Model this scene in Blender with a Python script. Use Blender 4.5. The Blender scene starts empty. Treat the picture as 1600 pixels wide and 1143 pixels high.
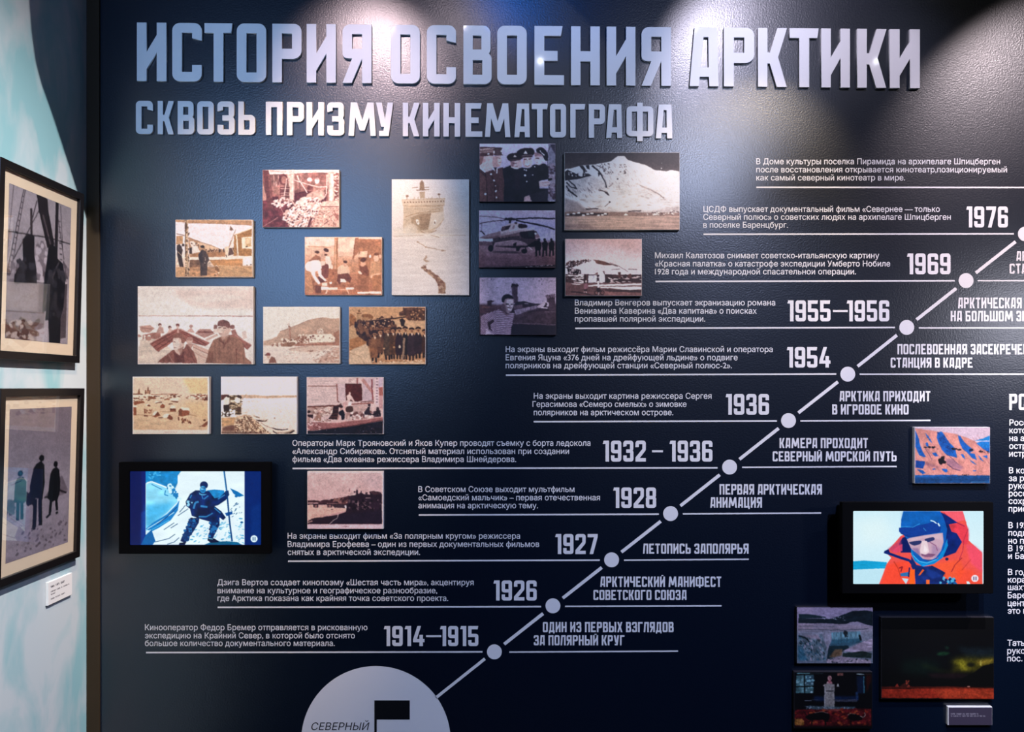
import bpy, bmesh, math, random
import numpy as np
from mathutils import Vector, Matrix

# ------------------------------------------------------------------ camera
SC = bpy.context.scene
MPP = 0.002            # metres on the long wall per photo pixel
DIST = 2.49            # camera to wall
EYE = 1.55
HX, HY = 800.0, 605.0  # where the wall's normal through the camera meets the photo
cam_d = bpy.data.cameras.new('camera'); cam = bpy.data.objects.new('camera', cam_d)
SC.collection.objects.link(cam)
cam.location = (0, -DIST, EYE); cam.rotation_euler = (math.pi/2, 0, 0)
cam_d.sensor_width = 36.0; cam_d.lens = DIST/MPP*36.0/1600.0
cam_d.shift_y = (HY-571.5)/1600.0
cam_d.clip_start = 0.01
SC.camera = cam

def W(px, py, off=0.0):
    """photo pixel -> point on the plane `off` metres in front of the long wall"""
    k = MPP*(DIST-off)/DIST
    return ((px-HX)*k, -off, EYE+(HY-py)*k)

# ------------------------------------------------------------------ world, lights, exposure
vs = SC.view_settings
vs.view_transform = 'Standard'; vs.look = 'None'; vs.exposure = 0.0; vs.gamma = 1.0
vs.use_curve_mapping = False
wd = bpy.data.worlds.new('dim_room'); SC.world = wd; wd.use_nodes = True
wd.node_tree.nodes['Background'].inputs[0].default_value = (0.35, 0.6, 1.0, 1)
wd.node_tree.nodes['Background'].inputs[1].default_value = 0.003

def lamp_spot(name, loc, aim, power, color, angle, blend, radius=0.03, spec=1.0):
    d = bpy.data.lights.new(name, 'SPOT'); o = bpy.data.objects.new(name, d)
    SC.collection.objects.link(o); o.location = loc
    o.rotation_euler = (Vector(aim)-Vector(loc)).to_track_quat('-Z', 'Y').to_euler()
    d.energy = power; d.color = color; d.spot_size = math.radians(angle); d.spot_blend = blend
    d.shadow_soft_size = radius; d.specular_factor = spec
    return o
TZ, TY = 3.294, -1.35                       # the lighting track along the long wall
WARM = (1.0, 0.86, 0.86); COOL = (0.22, 0.5, 1.0)
def spot_rgb(name, loc, aim, rgb, angle, blend, radius=0.012):
    p = max(rgb); return lamp_spot(name, loc, aim, p, [c/p for c in rgb], angle, blend, radius)
# the track along the long wall
spot_rgb('track_light_title', (-0.604, TY, TZ), W(566, 162), (76, 57, 61), 26, 0.9)
spot_rgb('track_light_photos', (-0.228, TY, TZ), W(426, 517.6), (180, 126, 80), 38.5, 0.6)
spot_rgb('track_light_mountain', (0.853, TY, TZ), W(1269.8, 193.6), (70.3, 65.6, 83.2), 42.4, 0.63)
spot_rgb('track_light_timeline', (1.26, TY, TZ), W(1131.3, 416), (107.5, 85.7, 59.4), 30.9, 0.6)
spot_rgb('track_light_edge', (2.14, TY, TZ), W(1740, 400), (275, 231, 246), 54, 1.0)
spot_rgb('track_light_blue', (-0.102, TY, TZ), W(900, -100), (0.2, 4.4, 21), 37.2, 1.0)
spot_rgb('fill_light_title', (-0.24, TY, TZ), W(690, 120), (8, 6.6, 7.6), 28, 1.0)  # added spot that brightens the middle title letters
spot_rgb('track_light_text', (1.132, TY, TZ), W(1696.2, 936.6), (309, 315, 345), 30, 0.7)
# added unseen fill lights that lift the lettering and wall tone
spot_rgb('fill_light_left', (-1.26, -2.70, 2.45), W(3, -77), (50, 88, 165), 80, 0.5, 0.68)
spot_rgb('fill_light_middle', (1.3, -2.639, 2.8), W(967, 4.4), (108, 126, 184), 33.3, 1.0, 0.05)
spot_rgb('fill_light_back', (1.3, -2.2, 2.848), W(823.7, 1633), (160, 190, 300), 80, 1.0, 0.05)
spot_rgb('fill_light_right', (2.75, -1.75, 1.95), W(1620, 800), (30, 30, 35), 60, 1.0, 0.08)  # weak fill added for sheen on the lower right wall
LLOC = Vector((0.4, -1.3, 3.3)); LAIM = Vector((-1.32, -0.20, 0.25))
spot_rgb('track_light_corner', LLOC, LAIM, (560, 600, 600), 84, 1.0, 0.001)
for nm, lc, rgb in (('ceiling_lamp_middle', (0.176, -2.49, 3.58), (2.4, 2.4, 2.5)), ('ceiling_lamp_right', (2.27, -2.49, 3.58), (1.6, 1.6, 1.7))):
    d = bpy.data.lights.new(nm, 'POINT'); o = bpy.data.objects.new(nm, d); SC.collection.objects.link(o)
    p = max(rgb); o.location = lc; d.energy = p; d.color = [c/p for c in rgb]; d.shadow_soft_size = 0.012

# ------------------------------------------------------------------ materials
def lin(h):
    if isinstance(h, str):
        h = [int(h[i:i+2], 16)/255 for i in (0, 2, 4)]
    return tuple(c/12.92 if c <= 0.04045 else ((c+0.055)/1.055)**2.4 for c in h)
def mat(name, col, rough=0.5, spec=0.5, coat=0.0, coat_rough=0.05):
    m = bpy.data.materials.new(name); m.use_nodes = True
    b = m.node_tree.nodes['Principled BSDF']
    b.inputs['Base Color'].default_value = (*col, 1); b.inputs['Roughness'].default_value = rough
    b.inputs['Specular IOR Level'].default_value = spec
    b.inputs['Coat Weight'].default_value = coat; b.inputs['Coat Roughness'].default_value = coat_rough
    return m
def nodes(m): return m.node_tree.nodes, m.node_tree.links, m.node_tree.nodes['Principled BSDF']

M_WALL = mat('navy_wall_paint', (0.0006, 0.0042, 0.014), 0.29, 0.5)
N, K, P = nodes(M_WALL); P.inputs['IOR'].default_value = 1.77
tc = N.new('ShaderNodeTexCoord'); n1 = N.new('ShaderNodeTexNoise'); n1.inputs['Scale'].default_value = 190; n1.inputs['Detail'].default_value = 3
bp = N.new('ShaderNodeBump'); bp.inputs['Strength'].default_value = 0.35; bp.inputs['Distance'].default_value = 0.0012
K.new(tc.outputs['Object'], n1.inputs['Vector']); K.new(n1.outputs['Fac'], bp.inputs['Height']); K.new(bp.outputs['Normal'], P.inputs['Normal'])

M_LEFT = mat('watercolour_side_wall', (0.5, 0.55, 0.57), 0.6, 0.3)
N, K, P = nodes(M_LEFT)
tc = N.new('ShaderNodeTexCoord'); n1 = N.new('ShaderNodeTexNoise'); n1.inputs['Scale'].default_value = 4.2; n1.inputs['Detail'].default_value = 4
n1.inputs['Distortion'].default_value = 0.6
mp = N.new('ShaderNodeMapping'); mp.inputs['Scale'].default_value = (1, 1.6, 0.8); mp.inputs['Location'].default_value = (0.3, 1.7, 0.4)
rp = N.new('ShaderNodeValToRGB'); e = rp.color_ramp.elements
e[0].position = 0.36; e[0].color = (0.24, 0.39, 0.42, 1); e[1].position = 0.57; e[1].color = (0.47, 0.47, 0.49, 1)
K.new(tc.outputs['Object'], mp.inputs['Vector']); K.new(mp.outputs['Vector'], n1.inputs['Vector'])
K.new(n1.outputs['Fac'], rp.inputs['Fac']); K.new(rp.outputs['Color'], P.inputs['Base Color'])

M_POST = mat('dark_brown_post', (0.03, 0.018, 0.009), 0.6, 0.2)
M_LETTER = mat('white_acrylic_letter', (0.80, 0.79, 0.80), 0.5, 0.3, 0.25, 0.06)
M_VINYL = mat('white_vinyl', (0.8, 0.79, 0.81), 0.5, 0.3)
M_BLACKV = mat('black_vinyl', (0.003, 0.004, 0.006), 0.6, 0.2)
M_BOARD = mat('white_foam_board', (0.72, 0.70, 0.70), 0.7, 0.2)
M_BOARD_DARK = mat('dark_board_edge', (0.03, 0.028, 0.035), 0.7, 0.2)
M_BLACK = mat('black_plastic', (0.0015, 0.0015, 0.002), 0.7, 0.08)
M_FRAME = mat('black_stained_wood', (0.006, 0.004, 0.004), 0.35, 0.4)
M_MAT = mat('cream_mat_board', (0.60, 0.44, 0.33), 0.8, 0.1)
M_FLOOR = mat('black_carpet', (0.004, 0.004, 0.005), 0.95, 0.05)
M_CEIL = mat('black_ceiling', (0.004, 0.004, 0.005), 0.9, 0.1)
M_GLASS = bpy.data.materials.new('frame_glass'); M_GLASS.use_nodes = True
N, K = M_GLASS.node_tree.nodes, M_GLASS.node_tree.links
N.remove(N['Principled BSDF'])
tr = N.new('ShaderNodeBsdfTransparent'); gl = N.new('ShaderNodeBsdfGlossy'); gl.inputs['Roughness'].default_value = 0.02
fr = N.new('ShaderNodeFresnel'); fr.inputs['IOR'].default_value = 1.5; mx = N.new('ShaderNodeMixShader')
ge = N.new('ShaderNodeNewGeometry'); fl_ = N.new('ShaderNodeMath'); fl_.operation = 'SUBTRACT'; fl_.inputs[0].default_value = 1.0
K.new(ge.outputs['Backfacing'], fl_.inputs[1]); fm = N.new('ShaderNodeMath'); fm.operation = 'MULTIPLY'; f2 = N.new('ShaderNodeMath'); f2.operation = 'MULTIPLY'; f2.inputs[1].default_value = 1.8   # both faces of the pane
K.new(fr.outputs[0], fm.inputs[0]); K.new(fl_.outputs[0], fm.inputs[1]); K.new(fm.outputs[0], f2.inputs[0]); K.new(f2.outputs[0], mx.inputs[0]); K.new(tr.outputs[0], mx.inputs[1]); K.new(gl.outputs[0], mx.inputs[2])
K.new(mx.outputs[0], N['Material Output'].inputs['Surface'])
M_PRINT = mat('photo_print', (0.5, 0.5, 0.5), 0.45, 0.35)
N, K, P = nodes(M_PRINT); at = N.new('ShaderNodeAttribute'); at.attribute_name = 'ink'
K.new(at.outputs['Color'], P.inputs['Base Color'])
M_SCREEN = mat('lit_screen', (0.002, 0.002, 0.003), 0.25, 0.4)
N, K, P = nodes(M_SCREEN); at = N.new('ShaderNodeAttribute'); at.attribute_name = 'ink'
K.new(at.outputs['Color'], P.inputs['Emission Color']); P.inputs['Emission Strength'].default_value = 1.0

# ------------------------------------------------------------------ object helpers
COL = SC.collection
def props(o, label=None, cat=None, group=None, kind=None):
    if label: o['label'] = label
    if cat: o['category'] = cat
    if group: o['group'] = group
    if kind: o['kind'] = kind
    return o
def empty(name, loc, label, cat, group=None):
    o = bpy.data.objects.new(name, None); COL.objects.link(o); o.location = loc; o.empty_display_size = 0.05
    return props(o, label, cat, group)
def link(name, me, m, parent=None):
    o = bpy.data.objects.new(name, me); COL.objects.link(o)
    if m: me.materials.clear(); me.materials.append(m)
    if parent:
        o.parent = parent; o.matrix_parent_inverse = Matrix.Translation(-Vector(parent.location))
    return o
def box_mesh(x0, y0, z0, x1, y1, z1, bev=0.0, seg=2):
    bm = bmesh.new(); bmesh.ops.create_cube(bm, size=1)
    for v in bm.verts:
        v.co = ((x0+x1)/2+v.co.x*(x1-x0), (y0+y1)/2+v.co.y*(y1-y0), (z0+z1)/2+v.co.z*(z1-z0))
    if bev: bmesh.ops.bevel(bm, geom=bm.edges[:], offset=bev, segments=seg, affect='EDGES', profile=0.5)
    bmesh.ops.recalc_face_normals(bm, faces=bm.faces[:])
    me = bpy.data.meshes.new('box'); bm.to_mesh(me); bm.free(); return me
def ring_mesh(x0, z0, x1, z1, w, y0, y1, bev=0.002):
    """a rectangular frame of bar width w between planes y0 (back) and y1 (front)"""
    bm = bmesh.new()
    R = [[(x0, z0), (x1, z0), (x1, z1), (x0, z1)], [(x0+w, z0+w), (x1-w, z0+w), (x1-w, z1-w), (x0+w, z1-w)]]
    V = [[[bm.verts.new((p[0], y, p[1])) for p in r] for r in R] for y in (y0, y1)]
    for i in range(4):
        j = (i+1) % 4
        for k in (0, 1): bm.faces.new((V[k][0][i], V[k][0][j], V[k][1][j], V[k][1][i]))
        bm.faces.new((V[0][0][i], V[0][0][j], V[1][0][j], V[1][0][i]))
        bm.faces.new((V[0][1][i], V[0][1][j], V[1][1][j], V[1][1][i]))
    bmesh.ops.recalc_face_normals(bm, faces=bm.faces[:])
    if bev:
        bmesh.ops.bevel(bm, geom=bm.edges[:], offset=bev, segments=2, affect='EDGES', profile=0.5)
    me = bpy.data.meshes.new('ring'); bm.to_mesh(me); bm.free(); return me

# ------------------------------------------------------------------ picture painter: prints are painted shape by shape, then carried as ink on a fine grid
SS = 3
class Pic:
    def __init__(s, rect, org=None, k=1.0, quad=None, size=None, bg='808080'):
        s.rect = rect
        s.w, s.h = size or (rect[2]-rect[0], rect[3]-rect[1])
        s.W, s.H = int(round(s.w*SS)), int(round(s.h*SS)); s.W += s.W % 2; s.H += s.H % 2
        s.a = np.zeros((s.H, s.W, 3)); s.a[:] = [int(bg[i:i+2], 16)/255 for i in (0, 2, 4)]
        s.org, s.k, s.quad = org, k, quad
        s.rng = np.random.default_rng(int(abs(rect[0])*7+abs(rect[1])*13)+1)
    def m(s, x, y):
        if s.quad:
            tl, trr, br, bl = s.quad
            u = (x-tl[0])/(trr[0]-tl[0])
            t = tl[1]+(trr[1]-tl[1])*u; b = bl[1]+(br[1]-bl[1])*u
            return u*s.W, (y-t)/(b-t)*s.H
        return ((s.org[0]+x/s.k)-s.rect[0])*SS, ((s.org[1]+y/s.k)-s.rect[1])*SS
    def pts(s, p, sm):
        q = np.array([s.m(p[i], p[i+1]) for i in range(0, len(p), 2)])
        if sm and len(q) > 2:
            n = len(q); out = []
            for i in range(n):
                a, b, c, d = q[i-1], q[i], q[(i+1) % n], q[(i+2) % n]
                for t in (0, .25, .5, .75):
                    out.append(.5*((2*b)+(-a+c)*t+(2*a-5*b+4*c-d)*t*t+(-a+3*b-3*c+d)*t**3))
            q = np.array(out)
        return q
    def mask(s, q, soft):
        M = np.zeros((s.H, s.W)); pad = soft*2+1
        x0 = max(0, int(q[:, 0].min()-pad)); x1 = min(s.W, int(q[:, 0].max()+pad)+2)
        y0 = max(0, int(q[:, 1].min()-pad)); y1 = min(s.H, int(q[:, 1].max()+pad)+2)
        if x1 <= x0 or y1 <= y0: return M
        X, Y = np.meshgrid(np.arange(x0, x1)+.5, np.arange(y0, y1)+.5)
        ins = np.zeros(X.shape, bool); n = len(q)
        for i in range(n):
            xa, ya = q[i]; xb, yb = q[(i+1) % n]
            if ya == yb: continue
            c = ((ya > Y) != (yb > Y)) & (X < (xb-xa)*(Y-ya)/(yb-ya)+xa)
            ins ^= c
        mm = ins.astype(float)
        if soft:
            r = max(1, int(round(soft/1.5)))
            for _ in range(2):
                for ax in (0, 1):
                    p = np.pad(mm, [(r, r) if a == ax else (0, 0) for a in (0, 1)], mode='edge')
                    cs = np.cumsum(p, axis=ax); L = 2*r+1
                    z = np.zeros_like(np.take(cs, [0], ax)); cs = np.concatenate([z, cs], ax)
                    sl = lambda a, b: cs[a:b] if ax == 0 else cs[:, a:b]
                    N_ = mm.shape[ax]
                    mm = (sl(L, L+N_)-sl(0, N_))/L
        M[y0:y1, x0:x1] = mm
        return M
    def put(s, M, c, al=1.0):
        c = np.array([int(c[i:i+2], 16)/255 for i in (0, 2, 4)])
        M = (M*al)[..., None]; s.a = s.a*(1-M)+c*M
    def noise(s, cx, cy, oc=3):
        """value noise, cell size cx x cy in crop units"""
        out = np.zeros((s.H, s.W)); tot = 0
        kx = abs(s.m(1, 0)[0]-s.m(0, 0)[0]); ky = abs(s.m(0, 1)[1]-s.m(0, 0)[1])
        for o in range(oc):
            gx = max(1.0, cx*kx/2**o); gy = max(1.0, cy*ky/2**o)
            nx, ny = int(s.W/gx)+3, int(s.H/gy)+3
            g = s.rng.random((ny, nx)); X = np.arange(s.W)/gx; Y = np.arange(s.H)/gy
            xi, yi = X.astype(int), Y.astype(int); fx, fy = X-xi, Y-yi
            fx = fx*fx*(3-2*fx); fy = (fy*fy*(3-2*fy))[:, None]
            a = g[yi][:, xi]*(1-fx)+g[yi][:, xi+1]*fx; b = g[yi+1][:, xi]*(1-fx)+g[yi+1][:, xi+1]*fx
            out += (a*(1-fy)+b*fy)/2**o; tot += 1/2**o
        return out/tot-.5
CUR = [None]
def B(*st):
    """vertical gradient: y, colour, y, colour ..."""
    p = CUR[0]; Y = np.array([p.m(st[0] if False else 0, st[i])[1] for i in range(0, len(st), 2)])
    C = np.array([[int(c[i:i+2], 16)/255 for i in (0, 2, 4)] for c in st[1::2]])
    y = np.arange(p.H)+.5
    p.a[:] = np.stack([np.interp(y, Y, C[:, k]) for k in range(3)], 1)[:, None, :]
def G(c, pts, al=1.0, soft=0, sm=0): p = CUR[0]; p.put(p.mask(p.pts(pts, sm), soft), c, al)
def E(c, x, y, rx, ry=None, rot=0, al=1.0, soft=0):
    ry = ry or rx; q = []; cr, sr = math.cos(math.radians(rot)), math.sin(math.radians(rot))
    for i in range(20):
        t = i*math.pi/10; a, b = rx*math.cos(t), ry*math.sin(t)
        q += [x+a*cr-b*sr, y+a*sr+b*cr]
    G(c, q, al, soft)
def L(c, w, pts, al=1.0, soft=0):
    for i in range(0, len(pts)-2, 2):
        x0, y0, x1, y1 = pts[i:i+4]; d = math.hypot(x1-x0, y1-y0) or 1
        nx, ny = -(y1-y0)/d*w/2, (x1-x0)/d*w/2
        G(c, [x0+nx, y0+ny, x1+nx, y1+ny, x1-nx, y1-ny, x0-nx, y0-ny], al, soft)
def T(amp, cx, cy, pts=None, oc=3, sm=0, thr=None, c=None):
    """tone variation inside a shape; with thr, patches of colour c where the noise passes it"""
    p = CUR[0]; n = p.noise(cx, cy, oc)
    M = np.ones((p.H, p.W)) if pts is None else p.mask(p.pts(pts, sm), 2)
    if thr is None: p.a = np.clip(p.a*(1+(n*amp*2*M)[..., None]), 0, 1)
    else: p.put(np.clip((n-thr)*18, 0, 1)*M, c, amp)
def S(cols, n, pts, s0, s1, asp=1.0, rot=0, jit=40):
    """scatter n flecks of the given colours inside a polygon"""
    p = CUR[0]; r = p.rng; M = p.mask(p.pts(pts, 0), 0); ys, xs = np.nonzero(M > .5)
    if not len(xs): return
    kx = abs(p.m(1, 0)[0]-p.m(0, 0)[0])
    for i in range(n):
        j = r.integers(len(xs)); sz = (s0+(s1-s0)*r.random())*kx; t = math.radians(rot+(r.random()-.5)*jit*2)
        cr, sr = math.cos(t), math.sin(t); q = []
        for u in range(7):
            f = u*2*math.pi/7+r.random()*.5; a, b = sz*math.cos(f), sz/asp*math.sin(f)
            q.append((xs[j]+a*cr-b*sr, ys[j]+a*sr+b*cr))
        q = np.array(q); x0, x1 = max(0, int(q[:, 0].min())), min(p.W, int(q[:, 0].max())+2); y0, y1 = max(0, int(q[:, 1].min())), min(p.H, int(q[:, 1].max())+2)
        if x1 <= x0 or y1 <= y0: continue
        X, Y = np.meshgrid(np.arange(x0, x1)+.5, np.arange(y0, y1)+.5); ins = np.zeros(X.shape, bool)
        for u in range(7):
            (xa, ya), (xb, yb) = q[u], q[(u+1) % 7]
            if ya != yb: ins ^= ((ya > Y) != (yb > Y)) & (X < (xb-xa)*(Y-ya)/(yb-ya)+xa)
        c = cols[r.integers(len(cols))]; p.a[y0:y1, x0:x1][ins] = [int(c[k:k+2], 16)/255 for k in (0, 2, 4)]
def finish(p, warp=0.4, tone=0.16, grain=0.04, soft=3):
    """the uneven edges, mottled tones and grain of an old photographic print"""
    f = 1/max(1e-6, abs(p.m(1, 0)[0]-p.m(0, 0)[0]))*SS          # crop units in one photo pixel
    Y, X = np.mgrid[0:p.H, 0:p.W]
    for cell, amp in ((9, 1.0), (3.5, 0.8)):
        dx = p.noise(cell*f, cell*f, 2)*SS*warp*amp*2.2; dy = p.noise(cell*f, cell*f, 2)*SS*warp*amp*2.2
        p.a = p.a[np.clip((Y+dy).round().astype(int), 0, p.H-1), np.clip((X+dx).round().astype(int), 0, p.W-1)]
    g = p.a.mean(2, keepdims=True)
    n = p.noise(14*f, 14*f, 2)[..., None]*1.6+p.noise(5*f, 5*f, 2)[..., None]*1.3+p.noise(1.6*f, 1.6*f, 1)[..., None]*2.2
    k = tone*(0.05+4.2*g*(1-g)*(1-g))
    p.a = np.clip(p.a*(1+n*k)+n*k*0.10, 0, 1)
    for _ in range(soft):
        for ax in (0, 1): p.a = (np.roll(p.a, 1, ax)+2*p.a+np.roll(p.a, -1, ax))/4 if p.H > 4 else p.a
    gr = p.rng.normal(size=(p.H//2+1, p.W//2+1)).repeat(2, 0).repeat(2, 1)[:p.H, :p.W, None]
    p.a = np.clip(p.a*(1+gr*grain), 0, 1)
    return p
def grid_mesh(pic, corner, gain=1.0, flip=False):
    """grid with the ink of the picture; corner(u, v) gives the 3D point, v down"""
    a = pic.a.reshape(pic.H//2, 2, pic.W//2, 2, 3).mean((1, 3)); h, w = a.shape[:2]
    a = np.where(a <= 0.04045, a/12.92, ((a+0.055)/1.055)**2.4)*np.array(gain)
    a = np.clip(a, 0.0015, 0.9 if not flip else 4)
    U, V = np.meshgrid(np.linspace(0, 1, w), np.linspace(0, 1, h))
    o = np.array(corner(0, 0)); du = np.array(corner(1, 0))-o; dv = np.array(corner(0, 1))-o
    co = (o+U[..., None]*du+V[..., None]*dv).reshape(-1, 3)
    i = np.arange(h*w).reshape(h, w)
    f = np.stack([i[:-1, :-1], i[1:, :-1], i[1:, 1:], i[:-1, 1:]], -1).reshape(-1, 4)
    me = bpy.data.meshes.new('print'); n = len(f)
    me.vertices.add(h*w); me.vertices.foreach_set('co', co.ravel())
    me.loops.add(n*4); me.loops.foreach_set('vertex_index', f.ravel().astype(np.int32))
    me.polygons.add(n); me.polygons.foreach_set('loop_start', np.arange(0, n*4, 4, dtype=np.int32))
    ca = me.color_attributes.new('ink', 'FLOAT_COLOR', 'POINT')
    ca.data.foreach_set('color', np.concatenate([a.reshape(-1, 3), np.ones((h*w, 1))], 1).ravel())
    me.update(calc_edges=True); return me
def start(rect, org=None, k=12.29, bg='808080', **kw):
    CUR[0] = Pic(rect, org, k, bg=bg, **kw); return CUR[0]

def pic_mine():
    p = start((410, 265, 530, 355), (408, 263), bg='8a5850')
    T(.5, 160, 160)
    G('9c6c62', [150, 100, 1280, 90, 1280, 420, 150, 420]); T(.45, 90, 110, [150, 100, 1280, 90, 1280, 420, 150, 420])
    G('5a2a2c', [640, 480, 860, 430, 1240, 470, 1250, 650, 880, 600, 640, 650]); G('532527', [210, 540, 330, 540, 330, 640, 210, 640])
    G('6a3436', [30, 600, 560, 640, 700, 760, 560, 1143, 30, 1143]); T(.4, 70, 70, [30, 600, 560, 640, 700, 760, 560, 1143, 30, 1143])
    G('f9e6dd', [30, 20, 1524, 20, 1524, 90, 1200, 75, 900, 80, 640, 100, 160, 115, 130, 40]); L('d9aea2', 10, [170, 60, 640, 66, 1200, 52]); L('a8776c', 8, [120, 30, 420, 75])
    for x in (240, 330, 700, 760): L('c99f92', 22, [x, 120, x+14, 330], .8)
    E('6b3a3a', 430, 210, 85, 110); E('a87468', 440, 220, 55, 80); L('5b2c2e', 14, [360, 130, 330, 320]); L('f0cfc2', 16, [285, 250, 292, 350])
    for y in (370, 410, 450, 500): L('5a2b2d', 22, [360, y, 545, y])
    for y in (390, 470, 510): L('dcb2a2', 12, [380, y, 545, y])
    G('ad7c6e', [240, 380, 350, 360, 360, 500, 230, 500])
    G('e2bfb0', [500, 100, 640, 95, 640, 250, 640, 620, 545, 590, 545, 360]); T(.12, 30, 200, [500, 100, 640, 95, 640, 620, 545, 590]); L('f2d8cc', 26, [600, 120, 605, 590])
    G('6b3b38', [30, 30, 150, 40, 190, 280, 215, 520, 230, 800, 130, 800, 90, 420]); G('83514a', [130, 110, 160, 110, 215, 560, 180, 560]); G('c08f82', [30, 250, 100, 560, 100, 620, 30, 620])
    E('fbf2ea', 1078, 235, 45, 62); G('b68476', [990, 330, 1080, 290, 1160, 330, 1165, 480, 1000, 480]); E('fff4ee', 930, 215, 48, 40)
    E('7b4440', 930, 370, 55, 45); E('8e5850', 1100, 160, 150, 60, al=.5)
    G('d0a596', [890, 500, 1180, 400, 1200, 560, 1000, 740, 860, 680], sm=1); T(.35, 60, 60, [890, 500, 1180, 400, 1200, 560, 1000, 740, 860, 680])
    rub = [420, 860, 600, 760, 700, 640, 900, 560, 1120, 560, 1160, 740, 1110, 880, 980, 1000, 900, 1143, 560, 1143, 420, 960]
    G('d7aa9b', rub); S(['f9e9e2', 'f2d7cc', 'e3bcae', 'fff5f0'], 420, rub, 12, 44, 1.6, -35); S(['5d2d2e', '7c4541', '6a3637'], 150, rub, 8, 24, 2, -35)
    S(['f6e2da', 'e8c7ba'], 46, [210, 620, 420, 560, 620, 600, 560, 720, 330, 760, 240, 720], 18, 48, 2.2, -20); S(['f7e4dc', 'ecd0c4'], 60, [680, 700, 740, 600, 860, 540, 900, 600, 800, 700], 14, 36, 1.7, -20)
    G('e6c6b6', [1180, 640, 1524, 600, 1524, 730, 1130, 730]); G('ddb5a4', [1100, 740, 1524, 740, 1524, 1143, 930, 1143, 1100, 860]); S(['b07e70', '9b675c', 'f3dccf'], 220, [1100, 760, 1524, 760, 1524, 1143, 960, 1143], 6, 20, 1.5, -20)
    L('8a5048', 14, [1135, 732, 1524, 732]); L('5d2d2e', 40, [970, 950, 900, 1143]); L('72403c', 16, [1210, 1075, 1290, 1010]); G('9c6258', [1400, 840, 1500, 900, 1480, 1000, 1420, 920])
    L('fbeae2', 18, [690, 130, 740, 240, 890, 470]); L('f6ddd2', 18, [630, 220, 740, 260, 900, 310, 1100, 360, 1260, 345]); L('f6ddd2', 16, [500, 180, 460, 420, 440, 560]); L('f4d6ca', 20, [1260, 120, 1265, 300, 1250, 490, 1180, 600])
    L('e9c8bb', 20, [590, 620, 640, 700, 700, 740]); L('c99789', 10, [360, 700, 420, 850])
    G('dcb4a4', [1270, 80, 1440, 60, 1440, 340, 1390, 640, 1290, 640, 1290, 340]); L('f6e3d8', 60, [1370, 100, 1340, 620]); S(['8e5850', 'f0d8cc'], 60, [1400, 90, 1500, 90, 1500, 620, 1420, 620], 14, 34, 2)
    L('c69184', 10, [30, 1125, 320, 940]); T(.22, 34, 34); return p

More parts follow.
